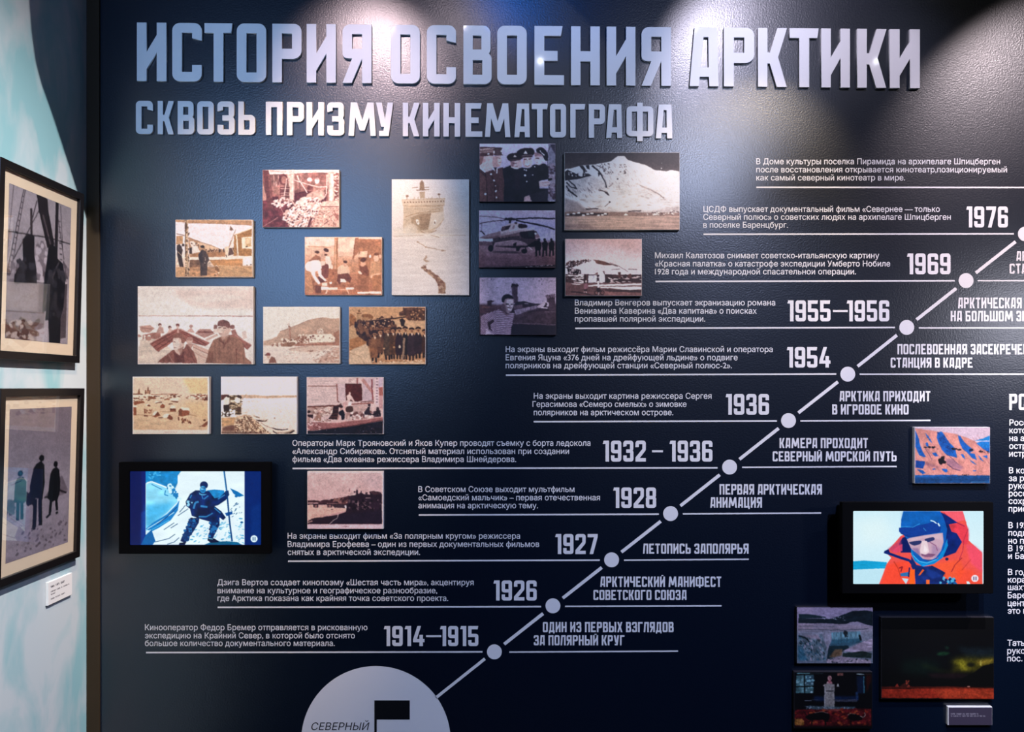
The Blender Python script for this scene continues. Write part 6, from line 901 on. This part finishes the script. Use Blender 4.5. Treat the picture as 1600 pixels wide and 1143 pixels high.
link('barrel', tube_mesh(PLOC-pax*0.22, PLOC-pax*0.02, 0.05, 0.06), M_BLACK, sp2)
link('stem', tube_mesh(PLOC-pax*0.12, (PLOC-pax*0.12).xy.to_3d()+Vector((0, 0, 3.62)), 0.008, 0.008, 10), M_BLACK, sp2)
link('plate_arm', tube_mesh(PLOC-pax*0.05+pu*0.055, PLOC+pax*0.25+pu*0.07, 0.004, 0.004, 8), M_BLACK, sp2)

# ------------------------------------------------------------------ raised title letters, each a thing
def row(y0a, y0b, y1a, y1b, xa, xb):
    return lambda x: (y0a+(y0b-y0a)*(x-xa)/(xb-xa), y1a+(y1b-y1a)*(x-xa)/(xb-xa))
S1 = 2.4615
T1 = row(35, 45.6, 126.4, 137.8, 215, 1437); T2 = row(157.2, 163.2, 209.2, 216.2, 213, 1050)
A_ = lambda v: 180+v/S1
B_ = lambda v: 800+v/S1
BIG = [('ИСТОРИЯ', [(A_(a), A_(b)) for a, b in ((83, 197), (219, 333), (343, 451), (467, 581), (604, 717), (736, 849), (874, 986))]),
       ('ОСВОЕНИЯ', [(A_(a), A_(b)) for a, b in ((1060, 1172), (1198, 1311), (1339, 1448), (1469, 1583))]+[(B_(a), B_(b)) for a, b in ((86, 200), (227, 338), (364, 475), (498, 612))]),
       ('АРКТИКИ', [(B_(a), B_(b)) for a, b in ((683, 795), (815, 932), (946, 1057), (1068, 1180), (1190, 1300), (1328, 1440), (1453, 1569))])]
SMALL = [('СКВОЗЬ', [(A_(a), A_(b)) for a, b in ((79, 145), (163, 225), (240, 304), (315, 379), (393, 459), (473, 538))]),
         ('ПРИЗМУ', [(A_(a), A_(b)) for a, b in ((579, 643), (660, 726), (735, 803), (815, 881), (897, 1003), (1003, 1069))]),
         ('КИНЕМАТОГРАФА', [(A_(a), A_(b)) for a, b in ((1106, 1170), (1183, 1248), (1262, 1327), (1347, 1412), (1422, 1520), (1535, 1595))]+[(B_(a), B_(b)) for a, b in ((76, 138), (146, 208), (224, 282), (295, 358), (362, 424), (440, 544), (553, 617))])]
ORD = 'first second third fourth fifth sixth seventh eighth ninth tenth eleventh twelfth thirteenth'.split()
def letters(words, rowf, depth, size, grp):
    for w, spans in words:
        for i, (ch, (xa, xb)) in enumerate(zip(w, spans)):
            (ta, ba), (tb, bb) = rowf(xa), rowf(xb)
            me = fill_mesh(word_contours(ch, xa, xb, (ta, tb), (ba, bb), depth), depth, 0.0007)
            o = link('raised_letter', me, M_LETTER)
            last = i == len(w)-1
            props(o, f'{size} raised white letter {ch}, {"last" if last else ORD[i]} letter of the title word {w}', 'letter', grp)
letters(BIG, T1, 0.010, 'large', 'large raised letters of the top title line')
letters(SMALL, T2, 0.008, 'smaller', 'smaller raised letters of the second title line')

# ------------------------------------------------------------------ the printed timeline
def cap(lines, label, grp='small white captions of the timeline', **kw):
    return props(link('caption_text', text_mesh(lines, **kw), M_VINYL), label, 'text', grp)
def head(rows, label):
    cs = []
    for (w, x0, x1, yt, yb) in rows: cs += word_contours(w, x0, x1, yt, yb)
    return props(link('heading_text', fill_mesh(cs, 0.0006), M_VINYL), label, 'heading', 'white capital headings right of the timeline')
def year(rows, label):
    cs = []
    for (w, x0, x1, yt, yb) in rows: cs += word_contours(w, x0, x1, yt, yb)
    return props(link('year_number', fill_mesh(cs, 0.0006), M_VINYL), label, 'number', 'large white years along the timeline')
def bar(name, x0, y0, x1, y1, w, label, cat, grp):
    d = math.hypot(x1-x0, y1-y0); nx, ny = -(y1-y0)/d*w/2, (x1-x0)/d*w/2
    c = [W(*p)[::2] for p in ((x0+nx, y0+ny), (x1+nx, y1+ny), (x1-nx, y1-ny), (x0-nx, y0-ny))]
    return props(link(name, fill_mesh([c], 0.0006), M_VINYL), label, cat, grp)
def disc(cx, cy, r, n=48):
    return [W(cx+r*math.cos(2*math.pi*i/n), cy+r*math.sin(2*math.pi*i/n))[::2] for i in range(n)]
ENT = [
 ('1914-1915', [('Кинооператор Федор Бремер отправляется в рискованную', 226.5, 574.1, 984), ('экспедицию на Крайний Север, в которой было отснято', 226.5, 554.5, 996.7), ('большое количество документального материала.', 226.5, 523, 1008.7)],
  [('1914', 599.8, 663.3, 977.5, 1008.7), ('–', 665.8, 689.4, 977.5, 1008.7), ('1915', 687.6, 747.4, 977.5, 1008.7)], (772.5, 1017.8), (228.3, 1018.9, 753.9, 1017.8), (795.8, 1018.1, 1059.4, 1016.7),
  [('ОДИН ИЗ ПЕРВЫХ ВЗГЛЯДОВ', 848.1, 1052.5, 971.2, 987), ('ЗА ПОЛЯРНЫЙ КРУГ', 834, 976, 991.9, 1007.5)]),
 ('1926', [('Дзига Вертов создает кинопоэму «Шестая часть мира», акцентируя', 339.6, 740.1, 913.7), ('внимание на культурное и географическое разнообразие,', 339.9, 683.2, 926.4), ('где Арктика показана как крайняя точка советского проекта.', 339.9, 700.3, 938.4)],
  [('1926', 771, 838.6, 906.3, 937.6)], (863.9, 945.9), (340.3, 948.2, 845.5, 947.1), (882.9, 946.8, 1127.3, 946),
  [('АРКТИЧЕСКИЙ МАНИФЕСТ', 937.8, 1127, 900.2, 916.3), ('СОВЕТСКОГО СОЮЗА', 927.2, 1072.7, 921.2, 936.7)]),
 ('1927', [('На экраны выходит фильм «За полярным кругом» режиссера', 449.4, 812.6, 841.2), ('Владимира Ерофеева – один из первых документальных фильмов', 449.4, 842.6, 854), ('снятых в арктической экспедиции.', 449.4, 656.3, 866.5)],
  [('1927', 867.4, 933.8, 833.8, 865.1)], (955.6, 874.1), (450.1, 876.3, 937.1, 874.6), (974.9, 874.6, 1169.9, 873.2), [('ЛЕТОПИСЬ ЗАПОЛЯРЬЯ', 1004.5, 1169.6, 848.8, 864.6)]),
 ('1928', [('В Советском Союзе выходит мультфильм', 653.6, 897.6, 768.3), ('«Самоедский мальчик» – первая отечественная', 653.6, 937.5, 781.2), ('анимация на арктическую тему.', 653.6, 840.6, 793.6)],
  [('1928', 958, 1025.2, 761.1, 793)], (1047.7, 801.9), (654.3, 804.1, 1029.4, 802.8), (1066.8, 802.4, 1283, 801), [('ПЕРВАЯ АРКТИЧЕСКАЯ', 1124.2, 1284, 756, 772.2), ('АНИМАЦИЯ', 1109.7, 1190.5, 776.4, 792.6)]),
 ('1932-1936', [('Операторы Марк Трояновский и Яков Купер проводят съемку с борта ледокола', 456.9, 922.6, 696.1), ('«Александр Сибиряков». Отснятый материал использован при создании', 456.9, 889.2, 708.9), ('фильма «Два океана» режиссера Владимира Шнейдерова.', 456.9, 806.5, 721.4)],
  [('1932', 941.9, 1009, 688, 720.8), ('–', 1018.8, 1035.8, 688, 720.8), ('1936', 1046, 1113.1, 688, 720.8)], (1139.9, 729.3), (457.2, 731.5, 1121.2, 730.5), (1159.5, 729.7, 1400.9, 728.4), [('КАМЕРА ПРОХОДИТ', 1217.9, 1356, 683.9, 699.7), ('СЕВЕРНЫЙ МОРСКОЙ ПУТЬ', 1207.2, 1400.7, 704.7, 720.3)]),
 ('1936', [('На экраны выходит картина режиссера Сергея', 834, 1111.8, 622.6), ('Герасимова «Семеро смелых» о зимовке', 832, 1072.6, 635.4), ('полярников на арктическом острове.', 834, 1052, 648.3)],
  [('1936', 1133.7, 1201.5, 615.2, 647.6)], (1231.9, 656.7), (833.7, 658.4, 1213.7, 657.4), (1250.5, 657.3, 1453.6, 656.4), [('АРКТИКА ПРИХОДИТ', 1311.5, 1453.6, 610.5, 626.7), ('В ИГРОВОЕ КИНО', 1300.2, 1419.5, 631.3, 647.2)]),
 ('1954', [('На экраны выходит фильм режиссёра Марии Славинской и оператора', 790.1, 1207.3, 549.7), ('Евгения Яцуна «376 дней на дрейфующей льдине» о подвиге', 790.1, 1152.6, 562.5), ('полярников на дрейфующей станции «Северный полюс-2».', 790.1, 1143.5, 575)],
  [('1954', 1229.2, 1297.4, 541.9, 574)], (1324.5, 584.2), (790.5, 585.8, 1306.5, 584.1), (1343, 584.4, 1640, 584.4), [('ПОСЛЕВОЕННАЯ ЗАСЕКРЕЧЕННАЯ', 1402.2, 1634, 537.1, 553.3), ('СТАНЦИЯ В КАДРЕ', 1391.5, 1519.4, 558.5, 574.1)]),
 ('1955-1956', [('Владимир Венгеров выпускает экранизацию романа', 898.2, 1211.2, 476.9), ('Вениамина Каверина «Два капитана» о поисках', 898.2, 1182.4, 489.7), ('пропавшей полярной экспедиции.', 898.2, 1101.9, 502.2)],
  [('1955', 1230.1, 1297.5, 469, 501.8), ('–', 1301.3, 1324.6, 469, 501.8), ('1956', 1322.8, 1389.3, 469, 501.8)], (1416.6, 511.3), (898.8, 512.8, 1398.3, 511.3), (1435.4, 512, 1640, 512), [('АРКТИЧЕСКАЯ', 1496.6, 1596.2, 464.7, 481.4), ('НА БОЛЬШОМ', 1485.3, 1582.6, 485.5, 501.6), ('ЭКРАНЕ', 1587.9, 1641, 485.5, 501.6)]),
 ('1969', [('Михаил Калатозов снимает советско-итальянскую картину', 1023.4, 1373.8, 403.2), ('«Красная палатка» о катастрофе экспедиции Умберто Нобиле', 1023.4, 1391, 416), ('1928 года и международной спасательнои операции.', 1023.4, 1337.4, 428.4)],
  [('1969', 1417, 1485, 395.8, 428.3)], (1509.3, 438.2), (1024, 439.6, 1491.7, 438.4), (1527.5, 438.3, 1640, 438.3), [('АРКТИЧЕСКАЯ', 1587.8, 1687, 392.2, 407.4), ('СТАНЦИЯ', 1577.2, 1644, 411.7, 427.4)]),
 ('1976', [('ЦСДФ выпускает документальный фильм «Севернее — только', 1099.2, 1468.4, 330.8), ('Северный полюс» о советских людях на архипелаге Шпицберген', 1098.9, 1485.6, 343.2), ('в поселке Баренцбург.', 1098.9, 1231.1, 355.5)],
  [('1976', 1509.6, 1574.6, 322.4, 355.2)], (1601.9, 365.4), (1099, 365.9, 1583.8, 365.2), None, None),
]
for i, (yr, txt, yn, dot, rl, rrr, hd) in enumerate(ENT):
    cap(txt, f'three-line white caption directly left of the year {yr}')
    year(yn, f'large white year {yr} beside its dot on the timeline')
    props(link('timeline_dot', fill_mesh([disc(*dot, 11.6)], 0.0006), M_VINYL), f'round white timeline dot just right of the year {yr}', 'dot', 'round dots of the timeline')
    bar('divider_line', *rl, 2.4, f'thin white line under the caption and year {yr}', 'line', 'thin white lines under the captions')
    if rrr: bar('divider_line', *rrr, 2.2, f'thin white line right of the dot of {yr}, below its heading', 'line', 'thin white lines under the headings')
    if hd: head(hd, f'white capital heading right of the timeline dot of {yr}')
    if i:
        a, b = ENT[i-1][3], dot; dx, dy = b[0]-a[0], b[1]-a[1]; d = math.hypot(dx, dy); g = 19.5
        bar('timeline_link', a[0]+dx/d*g, a[1]+dy/d*g, b[0]-dx/d*g, b[1]-dy/d*g, 5.0, f'diagonal white bar between the dots of {ENT[i-1][0]} and {yr}', 'bar', 'diagonal bars of the timeline')
cap([('В Доме культуры поселка Пирамида на архипелаге Шпицберген', 1181.7, 1562.6, 256.4), ('после восстановления открывается кинотеатр,позиционируемый', 1181.7, 1573.4, 269.1), ('как самый северный кинотеатр в мире.', 1181.7, 1414.1, 281.7)], 'topmost three-line white caption, above the caption of 1976')
bar('divider_line', 1181.7, 292.7, 1660, 293, 2.4, 'topmost thin white line, under the highest caption', 'line', 'thin white lines under the captions')
bar('timeline_link', 757.7, 1028.6, 681.0, 1089.5, 4.6, 'lowest diagonal white bar, from the dot of 1914-1915 to the big circle', 'bar', 'diagonal bars of the timeline')
# the big start circle with its black flag and lettering
circ = empty('start_circle', W(587.4, 1156.7), 'big pale circle with black flag at the foot of the timeline', 'circle')
link('disc', fill_mesh([disc(587.4, 1156.7, 116.7, 96)], 0.0006), M_VINYL, circ)
fl = [(585.1, 1093.4), (640.3, 1093.4), (640.3, 1123.3), (588.8, 1123.3), (588.8, 1215), (585.1, 1215)]
link('flag', fill_mesh([[W(*p)[::2] for p in fl]], 0.0012), M_BLACKV, circ)['label'] = 'black flag on a pole'
link('lettering', text_mesh([('СЕВЕРНЫЙ', 486.6, 577.3, 1140)], 11.8, 0.0, 0.0014, 0.22), M_BLACKV, circ)['label'] = 'black slanted capitals'
# the text column cut by the right edge
props(link('heading_text', fill_mesh(word_contours('РО', 1576.7, 1604, 615, 640.2), 0.0006), M_VINYL), 'large white heading at the right edge above the text column', 'heading')
for lab, ls in (('paragraph of white text right of the cliff photo, starting Росс', [('Росси', 664.3), ('котор', 676.4), ('на ар', 688.7), ('остро', 700.8), ('истри', 712.8)]),
                ('paragraph of white text starting В ко, above and beside the right screen', [('В кон', 739), ('за рек', 751.2), ('руков', 763), ('росси', 774.9), ('сохра', 786.8), ('присо', 798.8)]),
                ('paragraph of white text beside the right screen, starting В 192', [('В 192', 824.7), ('подпи', 836.5), ('но пос', 848.7), ('В 193', 860.7), ('и Бар', 872.5)]),
                ('paragraph of white text starting В год, right of the screen bottom', [('В год', 897.8), ('кораб', 909.6), ('шахте', 921.4), ('Барен', 934), ('центр', 946.4), ('это гл', 958.2)]),
                ('lowest paragraph of white text at the right edge, starting Татья', [('Татья', 1008.4), ('руков', 1020.7), ('пос. Б', 1032.6)])):
    cap([(s, 1577.2-(y-664)*0.0095, None, y) for s, y in ls], lab, 'paragraphs of the right text column', off=0.016, cap=9.4)

# ------------------------------------------------------------------ mounted photo prints
PG = 'mounted photo prints on the wall'
def panel(pic, label, gain, t=0.015, tilt=(0, 0), board=None):
    finish(pic)
    x0, y0, x1, y1 = pic.rect
    a, b = W(x0, y0, t), W(x1, y1, t)
    r = empty('photo_print', ((a[0]+b[0])/2, 0, (a[2]+b[2])/2), label, 'photograph', PG)
    link('foam_board', box_mesh(a[0], -t, b[2], b[0], -0.0003, a[2], 0.0007), board or M_BOARD, r)
    m = 0.0008; y = -t-0.0004
    link('picture', grid_mesh(pic, lambda u, v: (a[0]+m+(b[0]-a[0]-2*m)*u, y, a[2]-m-(a[2]-b[2]-2*m)*v), gain), M_PRINT, r)
    if tilt != (0, 0): r.rotation_euler = (0, math.radians(tilt[0]), 0)
    return r
G1 = 0.9
PRINTS = [
 (pic_flaghouse, 'sepia photo of a man in a dark coat by a wooden house and flagpole', G1),
 (pic_mine, 'rose-brown photo of a miner behind a heap of coal and timber props', G1),
 (pic_room, 'brown photo of men sitting and cooking round a table and stovepipe', G1),
 (pic_ship, 'tall pale photo of an icebreaker bow above a cracked snowfield', G1),
 (pic_sailors, 'photo of uniformed sailors in caps, one carrying a child', G1),
 (pic_heli, 'photo of a parked helicopter with three men standing at its nose', G1),
 (pic_striped, 'photo of a man in a striped sailor shirt stretching out an arm', G1),
 (pic_mountain, 'wide photo of a snowy mountain with tiny houses at its foot', G1),
 (pic_settlement, 'photo of a snowy hill settlement with two white blocks and a cyclist', G1),
 (pic_boats, 'large rose photo of two men in front of beached wooden boats', G1),
 (pic_harbour, 'pale photo of a ship and long white warehouse below a hill', G1),
 (pic_crowd, 'dark sepia photo of a crowd of men in caps and long coats', G1),
 (pic_wintertown, 'orange sepia photo of small houses and church domes in snow', G1),
 (pic_shore, 'sepia photo of people at a log pile above a lake with canoes', G1),
 (pic_boathouse, 'photo of people in a rowing boat by a plank boathouse', G1),
 (pic_church, 'pinkish photo of a church on a river bank with a bridge', G1),
 (pic_cliffs, 'colour photo of pink cliffs with blue snow fields over water', G1),
 (pic_glacier, 'dim colour photo of a blue-grey glacier front under dark hills', G1),
 (pic_bust, 'dark colour photo of a bust on a pedestal with grazing reindeer', G1),
 (pic_aurora, 'dark photo of yellow northern lights over a red-lit plain', G1),
]
GAINS = {'pic_shore': (1.4, 1.5, 1.5), 'pic_church': (1.45, 1.66, 1.66), 'pic_mountain': (1.11, 1.19, 1.13), 'pic_wintertown': (1.1, 1.2, 1.05), 'pic_harbour': (0.94, 1.01, 0.89), 'pic_boats': (0.98, 1.1, 1.0), 'pic_ship': (0.85, 1.01, 1.07), 'pic_sailors': 1.7, 'pic_heli': 1.8, 'pic_striped': 1.6, 'pic_settlement': 1.35, 'pic_room': 1.25, 'pic_mine': 1.15, 'pic_flaghouse': 1.15, 'pic_crowd': 0.85, 'pic_cliffs': (0.66, 0.62, 0.66), 'pic_aurora': 0.5, 'pic_glacier': 0.75, 'pic_bust': 0.75, 'pic_boathouse': 1.1, 'framed': 0.55}
for fn, lab, g in PRINTS:
    panel(fn(), lab, GAINS.get(fn.__name__, g), board=M_BOARD_DARK if fn in (pic_bust, pic_aurora, pic_glacier, pic_heli, pic_striped, pic_sailors) else None)

# ------------------------------------------------------------------ screens
def tv(pic, outer, t, label, grp='wall-mounted video screens'):
    finish(pic, 0.2, 0.05, 0.01, 1)
    a, b = W(outer[0], outer[1], t), W(outer[2], outer[3], t)
    sx0, sy0, sx1, sy1 = pic.rect; c, d = W(sx0, sy0, t-0.002), W(sx1, sy1, t-0.002)
    r = empty('video_screen', ((a[0]+b[0])/2, 0, (a[2]+b[2])/2), label, 'screen', grp)
    link('housing', box_mesh(a[0]+0.018, -t+0.018, b[2]+0.018, b[0]-0.018, -0.0003, a[2]-0.018, 0.004), M_BLACK, r)
    # bezel: four bars round the lit panel
    bm = bmesh.new(); yf, yb = -t, -t+0.022
    o = [(a[0], a[2]), (b[0], a[2]), (b[0], b[2]), (a[0], b[2])]; i = [(c[0], c[2]), (d[0], c[2]), (d[0], d[2]), (c[0], d[2])]
    R = [[bm.verts.new((p[0], y, p[1])) for p in q] for q in (o, i) for y in (yf, yb)]
    for k in range(4):
        n = (k+1) % 4
        for p, q in ((0, 2), (1, 3), (0, 1), (2, 3)): bm.faces.new((R[p][k], R[p][n], R[q][n], R[q][k]))
    bmesh.ops.recalc_face_normals(bm, faces=bm.faces[:])
    bmesh.ops.bevel(bm, geom=bm.edges[:], offset=0.0012, segments=2, affect='EDGES')
    me = bpy.data.meshes.new('bezel'); bm.to_mesh(me); bm.free(); link('bezel', me, M_BLACK, r)
    link('display', grid_mesh(pic, lambda u, v: (c[0]+(d[0]-c[0])*u, -t+0.003, c[2]+(d[2]-c[2])*v), 1.0, True), M_SCREEN, r)['label'] = 'lit video picture with a pause symbol in the corner'
    return r
tv(scr_left(), (185.3, 722, 422.3, 865), 0.052, 'black-framed screen showing a blue-tinted explorer with a long pole')
tv(scr_right(), (1316, 784.5, 1552.3, 927), 0.085, 'black-framed screen showing a person in a red hooded parka')

# ------------------------------------------------------------------ framed photographs on the side wall
def framed(pic, zt, zb, yc, w, label, lean):
    finish(pic, 0.3, 0.12, 0.03)
    h = zt-zb; dp = 0.022
    r = empty('picture_frame', (CX+0.0006, yc, zb), label, 'picture frame', 'framed photographs on the side wall')
    # built facing -y, then turned to face +x
    fr = ring_mesh(-w/2, 0, w/2, h, 0.021, -0.0002, -dp, 0.0012); parts = [('frame', fr, M_FRAME)]
    parts.append(('mat_board', box_mesh(-w/2+0.019, -dp+0.010, 0.019, w/2-0.019, -dp+0.014, h-0.019), M_MAT))
    mw, mt = 0.052, 0.054
    parts.append(('photo', grid_mesh(pic, lambda u, v: (-w/2+mw+(w-2*mw)*u, -dp+0.0095, h-mt-(h-2*mt)*v), GAINS.get('framed', 0.9)), M_PRINT))
    parts.append(('glass', box_mesh(-w/2+0.019, -dp+0.006, 0.019, w/2-0.019, -dp+0.008, h-0.019), M_GLASS))
    parts.append(('backing', box_mesh(-w/2+0.015, -dp+0.0145, 0.015, w/2-0.015, -0.001, h-0.015), M_BLACK))
    for n, me, m in parts:
        o = bpy.data.objects.new(n, me); COL.objects.link(o); me.materials.clear(); me.materials.append(m); o.parent = r
    r.rotation_euler = (math.radians(lean), 0, math.radians(90))
    return r
framed(pic_deck(), 2.133, 1.624, -0.284, 0.394, 'upper black-framed photo of two figures on a ship deck', 1.6)
framed(pic_coats(), 1.548, 1.040, -0.282, 0.394, 'lower black-framed photo of three figures in long coats', 1.6)

# ------------------------------------------------------------------ small label plates
def mini_text(rows, w, h, bg, ink, seed):
    CUR[0] = Pic((seed, seed, seed+w, seed+h), (0, 0), 1, bg=bg); p = CUR[0]; p.m = lambda x, y: (x*SS, y*SS)
    for (x0, x1, y, s) in rows:
        x = x0
        while x < x1:
            n = 2+p.rng.integers(7)
            for _ in range(n):
                if x > x1: break
                L(ink, s*.26, [x, y-s, x+p.rng.random()*s*.3, y], .9); x += s*.55
                if p.rng.random() > .5: L(ink, s*.22, [x-s*.6, y-s*p.rng.random(), x, y-s*p.rng.random()], .8)
            x += s*.7
    return p
r = empty('wall_label', (CX, -0.17, 1.045), 'small white label plate under the lower frame on the side wall', 'label')
r.rotation_euler = (0, 0, math.radians(90)); r.location = (CX+0.0004, -0.165, 0.93)
for n, me, m in (('plate', box_mesh(-0.062, -0.008, 0, 0.062, 0, 0.066, 0.0008), M_BOARD),
                 ('printing', grid_mesh(mini_text([(7, 42, 14, 4.5), (7, 55, 24, 3), (7, 17, 30, 3), (7, 44, 40, 3)], 64, 50, 'f0e2e0', '281c24', 3), lambda u, v: (-0.061+0.122*u, -0.0083, 0.065-0.064*v), 0.8), M_PRINT)):
    o = bpy.data.objects.new(n, me); COL.objects.link(o); me.materials.clear(); me.materials.append(m); o.parent = r
a, b = W(1481, 1103.5, 0.012), W(1550.5, 1132.5, 0.012)
r = empty('wall_label', ((a[0]+b[0])/2, 0, (a[2]+b[2])/2), 'small label plate under the northern lights photo', 'label')
link('plate', box_mesh(a[0], -0.012, b[2], b[0], -0.0003, a[2], 0.0012), M_BOARD, r)
link('printing', grid_mesh(mini_text([(4, 47, 12, 2.2), (4, 58, 15.4, 2.2)], 70, 29, '5a5068', 'e8e0ee', 9), lambda u, v: (a[0]+0.0024+(b[0]-a[0]-0.0036)*u, -0.0124, a[2]-0.0024-(a[2]-b[2]-0.0036)*v), 0.45), M_PRINT, r)
